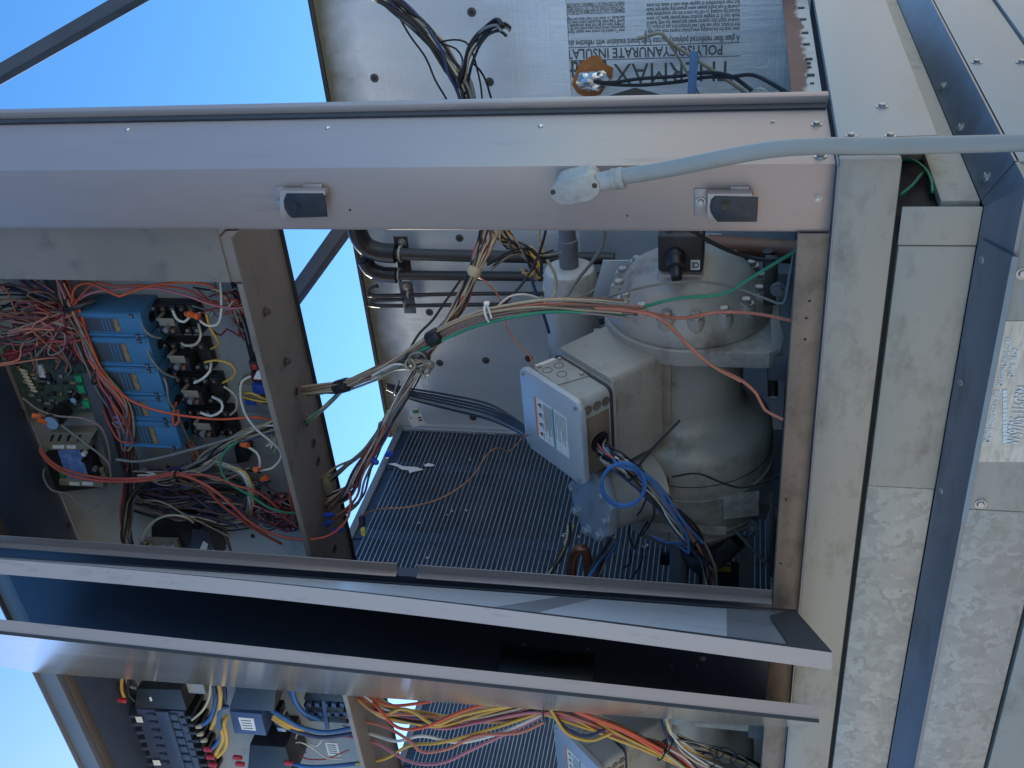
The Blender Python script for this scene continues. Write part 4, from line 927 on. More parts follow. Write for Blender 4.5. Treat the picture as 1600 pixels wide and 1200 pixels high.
lb(st_, 'lamination', -.03, .04, .03, .055, .0, .035, 'pipeblue', .001)
obj('paper_tag', slab(BM(), [PY(x, y, .175) for x, y in ((396, 592), (402, 579), (416, 582), (418, 588), (408, 593))], Y * .001), M['lable'], st_, smooth=False)
for q, lab in ((((366, 700), (384, 700), (386, 722), (370, 724)), 'black relay block under the wire bundle in the middle'),):
    tag(obj('relay_block', slab(BM(), [PY(x, y, YP - .04) for x, y in q], Y * .038, .001), M['black']), lab, 'relay')
obj_ = comp_at('wire_duct', 'grey plastic wire duct running behind the trunk of dark wires', 'wire duct', 170, 640)
obj('duct', slab(BM(), [PY(x, y, YP - .001) for x, y in ((138, 572), (156, 570), (206, 740), (186, 745))], -Y * .03, .001), M['strut'], obj_)
text('lettering', 'R-2', M['ink'], cbx, PY(292, 722, YP - .0006), (-.55, 0, .83), (-.83, 0, -.55), .03, .0003)
for px, py in ((93, 748), (263, 730), (420, 770), (395, 838), (105, 820), (330, 905), (118, 845), (438, 872), (460, 872)):
    p = PY(px, py, YP)
    obj('plate_screw', hexbolt(BM(), p, -Y, .004, .004), M['grime'], cbx)
for px, py in ((33, 645), (108, 822)):
    p = PZ(px, py, 2.766)
    obj('plate_screw', hexbolt(BM(), p, -Z, .006, .006), M['navy'], cbx)

# ---------------------------------------------------------------- wires
def harness(par, path, n, spread, r, cols, seed=1, flare=1.0, wob=.5):
    rr = random.Random(seed); base = [PY(*p) for p in path]
    cum = [0]
    for a_, b2 in zip(base, base[1:]): cum.append(cum[-1] + (b2 - a_).length)
    for i in range(n):
        a0 = rr.uniform(0, 6.28); q = math.sqrt(rr.random()) * spread; ph = rr.uniform(0, 9); pts = []
        for k, p in enumerate(base):
            s = cum[k] / cum[-1]
            e = 1 + (flare - 1) * max(0, abs(2 * s - 1) * 3 - 2)
            a_ = a0 + wob * 2.2 * math.sin(ph + s * 5)
            off = Vector((math.cos(a_), .6 * math.sin(a_ * 1.3 + ph), math.sin(a_))) * q * e
            off += Vector((rr.gauss(0, 1), rr.gauss(0, .6), rr.gauss(0, 1))) * spread * .16 * wob * e
            pts.append(p + off)
        wire(pts, r * rr.uniform(.85, 1.12), cols[i % len(cols)], par, 5)
def wth(name, label, px, py, y_, cat='wires', group=None): return thing(name, label, cat, PY(px, py, y_), group)
def w1(name, label, pts, r, col, cat='wire', group=None):
    return tag(obj(name, tube(BM(), [PY(*p) for p in pts], r, 6), M['w_' + col], angle=80), label, cat, group)
def tie(par, px, py, y_, d, R_, m='black', th=.0022):
    obj('tie', ring(BM(), PY(px, py, y_), d, R_, th, 14), M[m], par)
def sleeve(par, p0, p1, R_, m='black'):
    a_, b2 = PY(*p0), PY(*p1); obj('tape', lathe(BM(), a_, b2 - a_, [(0, R_ * .9), (.004, R_), ((b2 - a_).length - .004, R_), ((b2 - a_).length, R_ * .9)], 16), M[m], par)

h1 = wth('wiring_harness', 'taped brown wire bundle from the control box across to the compressor dome', 700, 520, .12)
p1 = [(483, 612, .2), (510, 608, .17), (537, 603, .15), (600, 578, .13), (650, 548, .12), (690, 522, .12), (730, 503, .12), (770, 489, .11), (850, 478, .10), (930, 480, .09), (985, 485, .08)]
harness(h1, p1, 18, .0125, .0024, ['taupe', 'salmon', 'grey', 'taupe', 'brown', 'taupe', 'tan', 'brown', 'taupe', 'cream'], 5, 1.5)
sleeve(h1, (525, 606, .158), (545, 600, .148), .015); sleeve(h1, (670, 532, .12), (688, 522, .12), .0165)
tie(h1, 762, 491, .11, (.3, .1, -1), .016, 'lable'); 
obj('tie_head', box(BM(), PY(757, 470, .10), PY(764, 478, .09), .001), M['lable'], h1)
obj('tie_tail', tube(BM(), [PY(761, 478, .095), PY(764, 484, .094), PY(768, 497, .093)], .0022, 5), M['lable'], h1)
for c_, pts in (('salmon', [(930, 481, .085), (1000, 488, .07), (1040, 503, .06), (1075, 540, .06), (1110, 570, .06), (1155, 592, .06), (1182, 615, .055), (1195, 640, .045), (1224, 656, .02)]),
                ('salmon', [(940, 480, .085), (1000, 486, .075), (1060, 497, .10), (1120, 488, .12), (1180, 490, .1), (1240, 502, .04)]),
                ('green', [(640, 556, .115), (700, 528, .11), (760, 505, .1), (850, 488, .09), (935, 490, .085), (975, 492, .085), (1005, 480, .1), (1060, 466, .12), (1130, 459, .12), (1180, 430, .12), (1250, 388, .12)]),
                ('grey', [(890, 482, .095), (960, 461, .12), (1020, 446, .15), (1090, 440, .16), (1150, 450, .16), (1200, 468, .14), (1224, 474, .13), (1232, 440, .13), (1242, 385, .14)]),
                ('copper', [(1030, 497, .065), (1070, 533, .06), (1112, 571, .058), (1158, 596, .055)])):
    wire([PY(*p) for p in pts], .0031 if c_ in ('salmon', 'green') else .0025, c_, h1, 8)

h2 = wth('wiring_harness', 'loose mixed wire bundle hanging from behind the post to the blue connectors', 680, 540, .2)
p2_ = [(768, 330, .31), (764, 362, .30), (752, 395, .28), (740, 425, .26), (722, 470, .24), (700, 508, .2), (672, 548, .17), (640, 600, .155), (615, 645, .15), (590, 690, .155), (562, 735, .17), (545, 765, .18), (512, 790, .21)]
harness(h2, p2_, 26, .0125, .0021, ['white', 'grey', 'black', 'cream', 'brown', 'black', 'red', 'tan', 'navy', 'purple', 'white', 'maroon'], 11, 1.7, .9)
sleeve(h2, (744, 416, .263), (739, 430, .258), .0145, 'w_cream'); tie(h2, 716, 480, .235, (.5, 0, 1), .0135); tie(h2, 705, 500, .21, (.6, 0, 1), .0135)
p = [(612, 648, .15), (585, 690, .155), (565, 712, .16), (530, 735, .19), (505, 755, .22)]
harness(h2, p, 6, .011, .0027, ['tan', 'black', 'cream', 'navy', 'grey', 'tan'], 21, 1.3)
p = [(600, 665, .15), (585, 712, .155), (568, 750, .165), (560, 778, .175), (540, 800, .19), (520, 812, .2)]
harness(h2, p, 5, .01, .0027, ['grey', 'black', 'salmon', 'navy', 'taupe'], 23, 1.3)
h2b = wth('wiring_harness', 'knot of black and yellow wires curling below the post edge', 830, 400, .42)
p = [(775, 340, .40), (790, 372, .40), (808, 388, .40), (826, 396, .40), (838, 410, .40), (838, 432, .40), (826, 420, .40)]
harness(h2b, p, 12, .013, .0027, ['black', 'grey', 'yellow', 'black', 'cream', 'black', 'taupe'], 31, 1.3, .9)
tie(h2b, 803, 387, .40, (.6, 0, -1), .013)
p = [(765, 415, .3), (790, 398, .35), (815, 392, .4), (845, 400, .42), (870, 392, .45)]
harness(h2b, p, 5, .008, .0025, ['black', 'grey', 'black'], 33, 1.4)
w1('black_wire', 'single black wire sagging from the white tie towards the taped bundle', [(722, 434, .25), (700, 465, .22), (676, 500, .2), (656, 520, .17), (640, 545, .14), (628, 562, .125)], .0026, 'black')
w1('black_wire', 'single black wire slanting down in front of the thin tubes', [(857, 340, .3), (850, 372, .3), (840, 402, .3), (824, 432, .26), (800, 462, .2), (772, 487, .13)], .0028, 'black')
w1('dark_green_wire', 'dark green wire pair dropping beside the muffler', [(828, 410, .42), (832, 440, .42), (842, 470, .42), (852, 500, .42), (858, 520, .43)], .0034, 'navy')
w1('cream_wire', 'cream wire bowing round the front of the muffler', [(846, 340, .5), (842, 372, .5), (852, 400, .5), (868, 432, .5), (866, 460, .48), (852, 474, .3)], .0034, 'cream')
w1('grey_wire', 'grey wire crossing the neck of the muffler', [(946, 340, .5), (942, 380, .5), (926, 408, .5), (900, 440, .5), (882, 468, .3), (872, 480, .12)], .0042, 'grey')
w1('pink_wire', 'thin pinkish wire curving from the white tie to the terminal box lid', [(740, 428, .25), (768, 448, .25), (788, 482, .25), (792, 512, .25), (806, 534, .24), (828, 556, .21), (833, 580, .2)], .0018, 'salmon')
w1('white_wire', 'thin white wire with a kink above the taped bundle', [(775, 482, .12), (795, 464, .14), (820, 460, .15), (842, 466, .16)], .0022, 'white')
cl = wth('wire_coil', 'small coil of spare grey and green wire hanging at the crossing of the bundles', 650, 570, .12)
for k, (px, py, r, c_) in enumerate(((650, 566, .020, 'grey'), (645, 564, .016, 'black'), (658, 574, .019, 'taupe'), (652, 562, .017, 'grey'), (641, 570, .011, 'tan'))):
    obj('wire', ring(BM(), PY(px, py, .115 - .004 * k), (.3 * math.sin(k * 2), -1, .35 * math.cos(k * 3)), r, .0026, 22), M['w_' + c_], cl, angle=80)
for k in range(8):
    rr = random.Random(60 + k)
    wire([PY(590 + rr.uniform(-10, 10), 588 + rr.uniform(-8, 8), .12), PY(622 + rr.uniform(-8, 8), 570 + rr.uniform(-8, 8), .11), PY(650 + rr.uniform(-8, 8), 566 + rr.uniform(-10, 10), .105), PY(672 + rr.uniform(-8, 8), 560 + rr.uniform(-14, 14), .11), PY(660, 585 + rr.uniform(-10, 10), .115)], .0025, rr.choice(['cream', 'grey', 'black', 'white', 'taupe']), cl, 5)
wb = wth('wiring_harness', 'small grey-green wire pair dropping from a grommet in the box underside', 510, 640, .18)
harness(wb, [(479, 660, .2), (486, 655, .17), (505, 642, .16), (525, 622, .15), (540, 606, .145)], 4, .006, .0026, ['grey', 'cream', 'green', 'taupe'], 41)
bc = wth('cable_group', 'group of black cables along the foil wall to the terminal box', 720, 635, .7)
for k, (dy, c_) in enumerate(((0, 'black'), (5, 'black'), (9, 'black'), (13, 'black'), (17, 'grey'), (20, 'black'))):
    wire([PY(604, 600 + dy * .4, .95), PY(640, 607 + dy * .8, .93), PY(700, 617 + dy * 1.1, .85), PY(760, 630 + dy * 1.2, .65), PY(800, 652 + dy * .9, .42), PY(826, 672 + dy * .6, .28)], .0032, c_, bc, 7)
tie(bc, 620, 606, .94, (.3, 0, 1), .022, 'cast')
w1('brown_wire', 'thin brown wire trailing across the face of the large coil', [(564, 806, .02), (590, 796, -.1), (640, 792, -.1), (690, 778, -.06), (735, 748, -.02), (760, 712, .05), (778, 700, .09), (794, 706, .12), (806, 696, .15), (820, 682, .19), (845, 671, .2)], .0019, 'brown')
cnn = wth('wire_connector', 'yellow-tipped connector dangling at the end of a brown wire', 568, 825, .02, 'connector')
obj('sleeve', lathe(BM(), PY(565, 806, .02), PY(567, 826, .02) - PY(565, 806, .02), [(0, .004), (.006, .007), (.024, .007), (.026, .004)], 10), M['black'], cnn)
obj('tip', lathe(BM(), PY(567, 826, .02), PY(569, 842, .02) - PY(567, 826, .02), [(0, .005), (.016, .005), (.018, .003)], 10), M['yellowink'], cnn)

# terminal-box cables
h6 = wth('wiring_harness', 'tied bundle of red, white and black leads from the compressor terminal box to the floor', 1030, 770, .02)
hole_ = tb(.115, LH - .0, -.05)
def hpy(px, py, y_): return (px, py, y_)
p6 = [(940, 700, hole_.y + .02), (955, 712, -.06), (985, 735, -.06), (1020, 768, -.05), (1050, 800, -.03), (1075, 830, 0), (1095, 855, .04), (1110, 885, .08), (1112, 930, .12)]
harness(h6, p6, 30, .016, .0025, ['black', 'grey', 'black', 'taupe', 'white', 'black', 'red', 'navy', 'grey', 'black', 'salmon', 'tan'], 51, 1.15, .7)
tie(h6, 992, 738, -.06, (-.9, 0, -1), .017); tie(h6, 1086, 842, .02, (-.7, 0, -1), .015)
obj('tie_tail', tube(BM(), [PY(990, 738, -.075), PY(1020, 700, -.075), PY(1062, 657, -.07)], .0024, 5), M['black'], h6)
bl = wth('blue_cable', 'bright blue cable looped twice below the terminal box then running to the floor', 968, 757, -.08, 'cable')
pts = []
for k in range(30):
    t_ = 2 * math.pi * (k / 14.5) - 1.2; q = 34 + 5 * math.sin(k * .5)
    pts.append(PY(966 + q * math.cos(t_) + k * .3, 760 + q * .95 * math.sin(t_), -.085 - .0012 * k))
pts += [PY(1012, 748, -.09), PY(1036, 778, -.08), PY(1056, 810, -.06), PY(1074, 838, -.03), PY(1076, 862, -.01)]
obj('wire', tube(BM(), pts, .0028, 8), M['w_blue'], bl, angle=80)
wire([PY(*p) for p in ((948, 700, -.05), (968, 728, -.09), (1004, 738, -.09), (1034, 764, -.08), (1066, 812, -.05), (1098, 848, 0))], .0028, 'blue', bl, 8)
wire([PY(*p) for p in ((1020, 838, .1), (1044, 848, .08), (1070, 848, .04), (1076, 864, .02), (1060, 852, .06))], .0024, 'blue', bl, 8)
lo = wth('cable_group', 'blue, black and tan cables dropping from the blanked port to the floor', 930, 880, .2)
harness(lo, [(962, 838, .2), (952, 858, .18), (934, 885, .14), (920, 912, .1), (912, 930, .08)], 6, .011, .0045, ['blue', 'black', 'tan', 'blue', 'black', 'grey'], 61)
lo2 = wth('cable_group', 'three thin cream and black leads beside the coil near the port', 875, 865, .2)
harness(lo2, [(893, 818, .24), (888, 842, .22), (876, 868, .18), (858, 898, .12), (848, 920, .1)], 4, .006, .003, ['cream', 'black', 'cream', 'black'], 63, 2)
cur = wth('wire_coil', 'thin black wires curling under the motor end of the compressor', 1000, 850, .2)
for k, pts in enumerate((((1014, 770, .1), (1000, 800, .12), (985, 815, .14), (984, 840, .16), (992, 856, .18), (1000, 835, .18), (1012, 815, .16)), ((1020, 785, .1), (1022, 805, .12), (1008, 830, .14), (996, 842, .16), (992, 858, .18)), ((985, 860, .2), (985, 880, .2), (972, 888, .2)), ((1004, 858, .2), (1002, 880, .2), (985, 905, .2), (968, 912, .18)), ((1050, 745, .2), (1090, 740, .2), (1130, 755, .2), (1160, 762, .2), (1200, 752, .15), (1225, 736, .1)))):
    wire([PY(*p) for p in pts], .0022, 'black', cur, 6)

# bundle seen through the open side
h5 = wth('wiring_harness', 'frayed black and white wire bundle forking in front of the foil board above the post', 710, 110, .78)
harness(h5, [(560, -40, .8), (605, 0, .8), (648, 36, .8), (682, 72, .79), (700, 100, .78), (720, 128, .77), (732, 158, .76), (738, 190, .75), (742, 240, .74)], 15, .02, .0042, ['black', 'black', 'cream', 'black', 'grey', 'black', 'navy', 'tan'], 71, 1.5, .8)
harness(h5, [(722, 130, .77), (728, 108, .76), (738, 78, .74), (750, 58, .72), (768, 45, .70), (784, 38, .69), (791, 44, .68)], 9, .0125, .0038, ['black', 'black', 'grey', 'black', 'cream'], 73, 1.2)
tie(h5, 722, 133, .765, (.5, 0, -1), .021, 'black', .003); tie(h5, 735, 166, .755, (.3, 0, -1), .021, 'black', .003)
for pts in (((620, 20, .8), (640, 55, .8), (665, 90, .8), (680, 125, .8), (700, 160, .8), (706, 185, .8)), ((690, 65, .79), (710, 62, .78), (728, 66, .77), (738, 82, .77), (746, 110, .77), (752, 140, .77), (755, 185, .77)), ((738, 98, .77), (750, 110, .78), (760, 128, .79), (768, 155, .8), (782, 185, .8)), ((690, 68, .79), (712, 76, .78), (722, 90, .78), (722, 102, .77))):
    wire([PY(*p) for p in pts], .0024, 'black', h5, 6)
for a_, b2, lab in (((940, 128), (1060, 118), 'upper black cable from the foil plug to the perforated angle'), ((940, 131), (1060, 127), 'lower black cable from the foil plug, arching past the strap')):
    up = 'upper' in lab
    w1('black_cable', lab, [(928, 127, .97), (955, a_[1] + 1, .95), (1000, b2[1] + 5 if up else b2[1] + 6, .93), (1060, b2[1] + 1, .9), (1100, 114 if up else 121, .86), (1140, 118 if up else 120, .8), (1175, 142 if up else 117, .72), (1190, 160, .68) if up else (1205, 130, .65), (1200, 185, .64) if up else (1245, 155, .58)], .0046, 'black', 'cable', 'black cables from the foil plug')
w1('black_cable', 'black cable sagging between the valve block and the post foot', [(1070, 350, .3), (1100, 372, .3), (1140, 392, .3), (1180, 404, .3), (1215, 406, .28), (1252, 398, .26)], .0042, 'black', 'cable')

# ---- control box wiring
DK = ['black', 'black', 'maroon', 'navy', 'black', 'purple', 'dkred', 'grey']
trk = wth('wire_bundle', 'dark trunk of control wires strapped alongside the blue modules', 160, 620, .2)
tp = [(96, 440, .19), (104, 470, .18), (118, 510, .17), (134, 552, .165), (156, 592, .165), (176, 628, .17), (192, 665, .18), (202, 705, .19), (203, 750, .2), (198, 800, .2), (198, 840, .2), (206, 862, .19)]
harness(trk, tp, 22, .017, .0025, DK + ['red', 'grey', 'brown'], 81, 1.0, .8)
harness(trk, [(92, 436, .19), (112, 485, .165), (136, 550, .155), (160, 590, .155), (196, 632, .16), (206, 672, .17), (200, 700, .18), (184, 660, .17), (172, 620, .17)], 7, .014, .0026, ['red', 'salmon', 'taupe', 'orange', 'grey', 'pink', 'tan'], 83, 1.2, .9)
for px, py, y_ in ((106, 478, .175), (152, 585, .16), (200, 790, .2), (203, 735, .2)): tie(trk, px, py, y_, (-.4, 0, -1), .023)
obj('strap', tube(BM(), [PY(150, 470, .18), PY(125, 478, .16), (PY(100, 486, .155)), PY(88, 482, .17)], .005, 5), M['black'], trk)
fan = wth('wire_bundle', 'fan of dark and red wires entering at the top corner of the plate', 60, 460, .18)
for k in range(34):
    rr = random.Random(200 + k)
    x0, y0 = (rr.uniform(-10, 20), rr.uniform(430, 500)) if k % 3 else (rr.uniform(20, 90), rr.uniform(425, 434))
    wire([PY(x0, y0, .2), PY(x0 * .7 + 28, y0 * .6 + 186 + rr.uniform(-8, 8), .19), PY(88 + rr.uniform(-8, 8), 470 + rr.uniform(-12, 8), .18), PY(105 + rr.uniform(-6, 8), 485 + rr.uniform(-8, 10), .175), PY(116 + rr.uniform(-6, 8), 515, .17)], .0021, rr.choice(['black', 'navy', 'black', 'purple', 'dkred', 'red', 'grey', 'black', 'maroon', 'pink']), fan, 5)
tng = wth('wire_tangle', 'springy tangle of faded red and pink wires over the circuit board', 60, 510, .15)
for k in range(34):
    rr = random.Random(300 + k); cx, cy = rr.uniform(0, 92), rr.uniform(472, 545)
    pts = [PY(108 + rr.uniform(-8, 8), 490 + rr.uniform(-10, 14), .16)]
    a_ = rr.uniform(0, 6.28); sg = rr.choice((-1, 1)); R1, R2 = rr.uniform(12, 56), rr.uniform(8, 26)
    for j in range(rr.choice((3, 4, 5, 6))):
        t_ = a_ + sg * j * rr.uniform(.5, 1.25)
        px, py = cx + R1 * math.cos(t_), cy + R2 * math.sin(t_) + j * 1.2
        pts.append(PY(max(-12, px), max(440, py), .155 + .03 * math.sin(k + j * .9)))
    ex, ey = rr.uniform(50, 118), rr.uniform(548, 590)
    pts += [PY((pts[-1].x * 0 + ex), ey - 18, .19), PY(ex + rr.uniform(-3, 3), ey, .225)] if k % 2 else [PY(118 + rr.uniform(-5, 5), 520 + rr.uniform(-8, 15), .165)]
    wire(pts, .0023, rr.choice(['red', 'salmon', 'pink', 'dkred', 'salmon', 'taupe', 'dkred', 'brown', 'grey', 'maroon']), tng, 5)
LW1 = [
 ('orange_wire', 'orange wire humping over the trunk strap towards the relays', [(112, 474, .16), (117, 450, .15), (138, 442, .14), (164, 452, .13), (186, 463, .13), (206, 455, .14), (244, 445, .15), (290, 441, .16), (330, 446, .17), (345, 462, .18)], .0026, 'orange'),
 ('red_wire', 'red wire following the orange one along the jamb', [(108, 488, .16), (130, 458, .15), (152, 441, .14), (178, 447, .14), (230, 446, .15), (290, 452, .16), (325, 470, .17), (362, 478, .18), (388, 470, .19), (388, 450, .2)], .0024, 'red'),
 ('pink_wire', 'pink wire sweeping past the top relay in a hook', [(120, 470, .16), (150, 456, .15), (230, 450, .15), (285, 460, .15), (330, 476, .15), (370, 482, .16), (388, 474, .17), (384, 452, .18), (360, 436, .19), (345, 428, .2)], .0025, 'pink'),
 ('red_wire', 'deep red wire zigzagging from the relays to the terminal strip', [(305, 495, .15), (325, 485, .16), (350, 480, .17), (372, 470, .19), (372, 495, .2), (380, 520, .2), (372, 524, .2), (355, 514, .2), (345, 524, .2), (330, 515, .19), (316, 496, .17)], .0022, 'dkred'),
 ('orange_wire', 'long orange wire slanting across the blue modules and relays', [(138, 562, .15), (164, 590, .145), (200, 623, .14), (240, 640, .14), (290, 650, .14), (345, 655, .15), (398, 652, .17), (420, 656, .18), (446, 668, .19)], .0028, 'orange'),
 ('red_wire', 'red wire bulging out beside the trunk', [(150, 575, .16), (156, 600, .15), (176, 630, .145), (192, 655, .145), (208, 690, .16), (186, 688, .17), (172, 665, .18), (162, 640, .18)], .0026, 'red'),
 ('taupe_wire', 'taupe wire making a long loop beside the trunk', [(152, 582, .17), (180, 605, .16), (196, 628, .15), (198, 650, .15), (186, 668, .17), (176, 660, .18)], .0024, 'taupe'),
 ('grey_cable', 'grey cable curving from the trunk to the right edge of the box', [(182, 718, .17), (215, 721, .16), (255, 714, .15), (300, 702, .15), (345, 690, .15), (395, 672, .17), (440, 655, .19)], .0034, 'grey'),
 ('grey_wire', 'grey wire looping below the protection module', [(70, 732, .2), (68, 745, .19), (80, 765, .18), (108, 773, .17), (118, 784, .17), (140, 792, .17), (160, 786, .17), (172, 765, .17), (172, 730, .17), (162, 715, .17), (130, 690, .17), (92, 662, .18), (60, 645, .19)], .0028, 'grey'),
 ('cream_wire', 'taupe wires trailing under the circuit board', [(36, 622, .2), (60, 640, .19), (90, 650, .18), (130, 654, .18), (158, 668, .18), (170, 700, .18), (172, 725, .18)], .0026, 'taupe'),
 ('green_wire', 'green wire bending down to the blue connectors', [(372, 690, .16), (356, 700, .15), (345, 718, .14), (347, 740, .135), (362, 757, .13), (392, 775, .13), (420, 793, .13), (448, 801, .14), (478, 801, .16)], .0028, 'green'),
 ('white_wire', 'white wire snaking from the small transformer to a wire nut', [(392, 588, .19), (378, 596, .18), (376, 620, .17), (384, 648, .16), (402, 672, .15), (424, 690, .15), (438, 704, .15), (438, 718, .15), (424, 732, .15), (406, 735, .15)], .003, 'white'),
 ('white_wire', 'white wire joining two orange wire nuts', [(386, 698, .15), (400, 706, .145), (406, 718, .14), (406, 730, .14)], .003, 'white'),
 ('yellow_wire', 'yellow wire arching from the third relay to the fourth', [(320, 566, .17), (340, 563, .16), (362, 570, .16), (368, 582, .16), (360, 592, .17), (348, 598, .18)], .0026, 'yellow'),
 ('cream_wire', 'cream wire between the third and fourth relays', [(350, 604, .17), (362, 612, .165), (370, 624, .165), (369, 640, .17), (360, 648, .18)], .0026, 'cream'),
 ('yellow_wire', 'yellow wire curling from the orange nuts to the second relay', [(322, 490, .15), (328, 512, .15), (338, 528, .15), (342, 538, .16), (330, 545, .18)], .0026, 'yellow'),
 ('white_wire', 'white wire curving from the jamb to the second relay', [(344, 436, .18), (346, 470, .16), (345, 495, .15), (338, 508, .15), (322, 508, .15), (312, 500, .15)], .003, 'white'),
 ('white_wire', 'white wire hooked under the first relay cube', [(270, 485, .16), (276, 498, .15), (288, 503, .145), (297, 494, .14)], .003, 'white'),
 ('cream_wire', 'pair of cream wires hooked over the second relay', [(310, 506, .16), (314, 524, .14), (306, 538, .14), (290, 540, .15), (284, 536, .16)], .003, 'cream'),
 ('white_wire', 'white wire hooked over the third relay', [(330, 566, .17), (328, 580, .15), (316, 592, .14), (304, 598, .15)], .003, 'white'),
 ('white_wire', 'white wire looped over the last relay', [(332, 620, .17), (346, 628, .15), (346, 642, .14), (330, 650, .14), (314, 645, .15)], .003, 'white'),
 ('orange_wire', 'orange hairpin of wire by the last relay', [(276, 628, .19), (270, 648, .17), (272, 664, .16), (280, 658, .16), (278, 640, .17)], .003, 'orange'),
 ('yellow_wire', 'yellow loops beside the small transformer', [(376, 616, .19), (392, 614, .18), (410, 622, .18), (425, 628, .19), (400, 626, .19), (378, 620, .19)], .0026, 'yellow'),
 ('blue_wire', 'grey-blue wire from the first module round to the relays', [(222, 486, .2), (222, 508, .17), (235, 524, .16), (252, 528, .18)], .003, 'grey'),
 ('grey_wire', 'grey wire from the second module down to the relays', [(236, 532, .2), (230, 545, .17), (240, 566, .16), (258, 584, .17), (276, 590, .19)], .003, 'grey'),
 ('grey_wire', 'grey wire from the third module along the row of relays', [(250, 578, .2), (260, 600, .17), (264, 625, .17), (276, 645, .18), (296, 690, .2)], .003, 'grey'),
 ('red_wire', 'upper of two thick red wires from the protection module to the blue connectors', [(62, 700, .19), (78, 720, .17), (105, 735, .15), (160, 747, .14), (225, 747, .13), (277, 739, .12), (312, 753, .12), (345, 788, .12), (372, 808, .12), (400, 828, .13), (440, 850, .15)], .0034, 'red'),
 ('red_wire', 'lower of two thick red wires, swinging out under the box', [(62, 704, .19), (76, 723, .165), (105, 741, .145), (160, 752, .135), (225, 751, .125), (277, 742, .115), (320, 757, .11), (352, 780, .10), (390, 815, .09), (425, 834, .09), (470, 843, .09), (512, 838, .1), (540, 815, .12), (548, 788, .15), (546, 765, .17)], .0034, 'red'),
 ('red_wire', 'red wire rising from the tie to the lower wire nest', [(277, 741, .12), (330, 744, .13), (372, 760, .13), (395, 766, .13), (425, 785, .14), (450, 812, .15), (475, 830, .17)], .003, 'red'),
 ('red_wire', 'short thick red wire hanging inside the lower lip', [(455, 730, .17), (453, 760, .16), (456, 790, .16), (470, 824, .17)], .0036, 'red'),
 ('cream_wire', 'cream wire arching over the transformer', [(218, 858, .17), (222, 838, .16), (240, 815, .15), (265, 805, .15), (290, 808, .15), (302, 816, .16)], .0028, 'cream'),
]
for nm, lab, pts, r, c_ in LW1: w1(nm, lab, pts, r, c_)
tie(trk, 277, 741, .12, (0, .2, 1), .011)
gb = wth('wiring_harness', 'grey-white bundle of leads splaying from the right edge into the lower nest', 370, 690, .18)
harness(gb, [(446, 658, .19), (420, 668, .18), (385, 682, .17), (350, 700, .17), (320, 722, .17), (290, 735, .17), (260, 745, .18), (225, 738, .2)], 13, .014, .0024, ['grey', 'white', 'tan', 'black', 'grey', 'cream', 'taupe', 'navy'], 91, 1.5, .9)
harness(gb, [(446, 640, .2), (425, 668, .2), (428, 690, .2), (420, 700, .2)], 5, .014, .0026, ['white', 'cream', 'grey'], 93, 1.3)
nest = wth('wire_tangle', 'dense nest of dark purple and grey wires at the low end of the plate', 320, 770, .2)
for k in range(80):
    rr = random.Random(400 + k)
    x0, y0 = rr.uniform(205, 250), rr.uniform(735, 800)
    pts = [PY(x0, y0, .215)]; sx_ = rr.uniform(34, 50); sl_ = rr.uniform(-2, 11); dp_ = rr.uniform(.165, .225)
    for j in range(1, 5):
        pts.append(PY(x0 + j * sx_, y0 + rr.uniform(-13, 15) + j * sl_, max(.15, min(.235, dp_ + rr.uniform(-.016, .016)))))
    wire(pts, .0021, rr.choice(['black', 'purple', 'black', 'maroon', 'grey', 'navy', 'black', 'purple', 'taupe', 'brown', 'tan']), nest, 5)
nest2 = wth('wire_tangle', 'small nest of purple and red wires ending in the blue connectors', 445, 800, .18)
for k in range(34):
    rr = random.Random(600 + k)
    pts = [PY(rr.uniform(380, 420), rr.uniform(780, 815), .2)]
    for j in range(4): pts.append(PY(rr.uniform(400, 490), rr.uniform(770, 832), rr.uniform(.15, .22)))
    wire(pts, .0020, rr.choice(['purple', 'dkred', 'maroon', 'black', 'red', 'grey', 'pink', 'green']), nest2, 5)
yel = wth('wiring_harness', 'tied yellow and white leads arching over the wire nest', 380, 750, .15)
harness(yel, [(330, 722, .18), (355, 726, .16), (378, 736, .15), (390, 756, .15), (392, 780, .16), (390, 800, .18)], 7, .01, .0027, ['white', 'yellow', 'cream', 'white', 'purple', 'grey'], 95, 1.2)
lv = wth('wiring_harness', 'black and yellow leads dropping to the transformer terminals', 198, 830, .2)
harness(lv, [(240, 752, .2), (215, 765, .19), (201, 785, .18), (196, 815, .17), (195, 845, .165), (203, 864, .16), (222, 862, .16), (232, 850, .165)], 8, .0065, .0026, ['black', 'cream', 'black', 'yellow', 'grey', 'black'], 97)
tf = wth('wiring_harness', 'brown and cream leads crossing the top of the transformer', 320, 815, .18)
harness(tf, [(262, 808, .19), (290, 808, .17), (320, 815, .17), (350, 822, .18), (380, 818, .19), (400, 812, .2)], 6, .008, .0026, ['maroon', 'cream', 'brown', 'white', 'black'], 99)
harness(tf, [(350, 824, .19), (358, 850, .19), (365, 872, .19), (370, 890, .19)], 3, .004, .0026, ['maroon', 'brown'], 101)
rw = wth('wiring_harness', 'dull wires tucked behind the relay row', 290, 680, .21)
harness(rw, [(265, 585, .22), (262, 620, .215), (272, 655, .21), (290, 688, .21), (308, 712, .21), (312, 735, .21)], 11, .012, .0024, ['brown', 'grey', 'red', 'tan', 'black', 'salmon'], 103, 1.2)
ru = wth('wiring_harness', 'red and cream leads gathered by the terminal strip', 370, 470, .2)
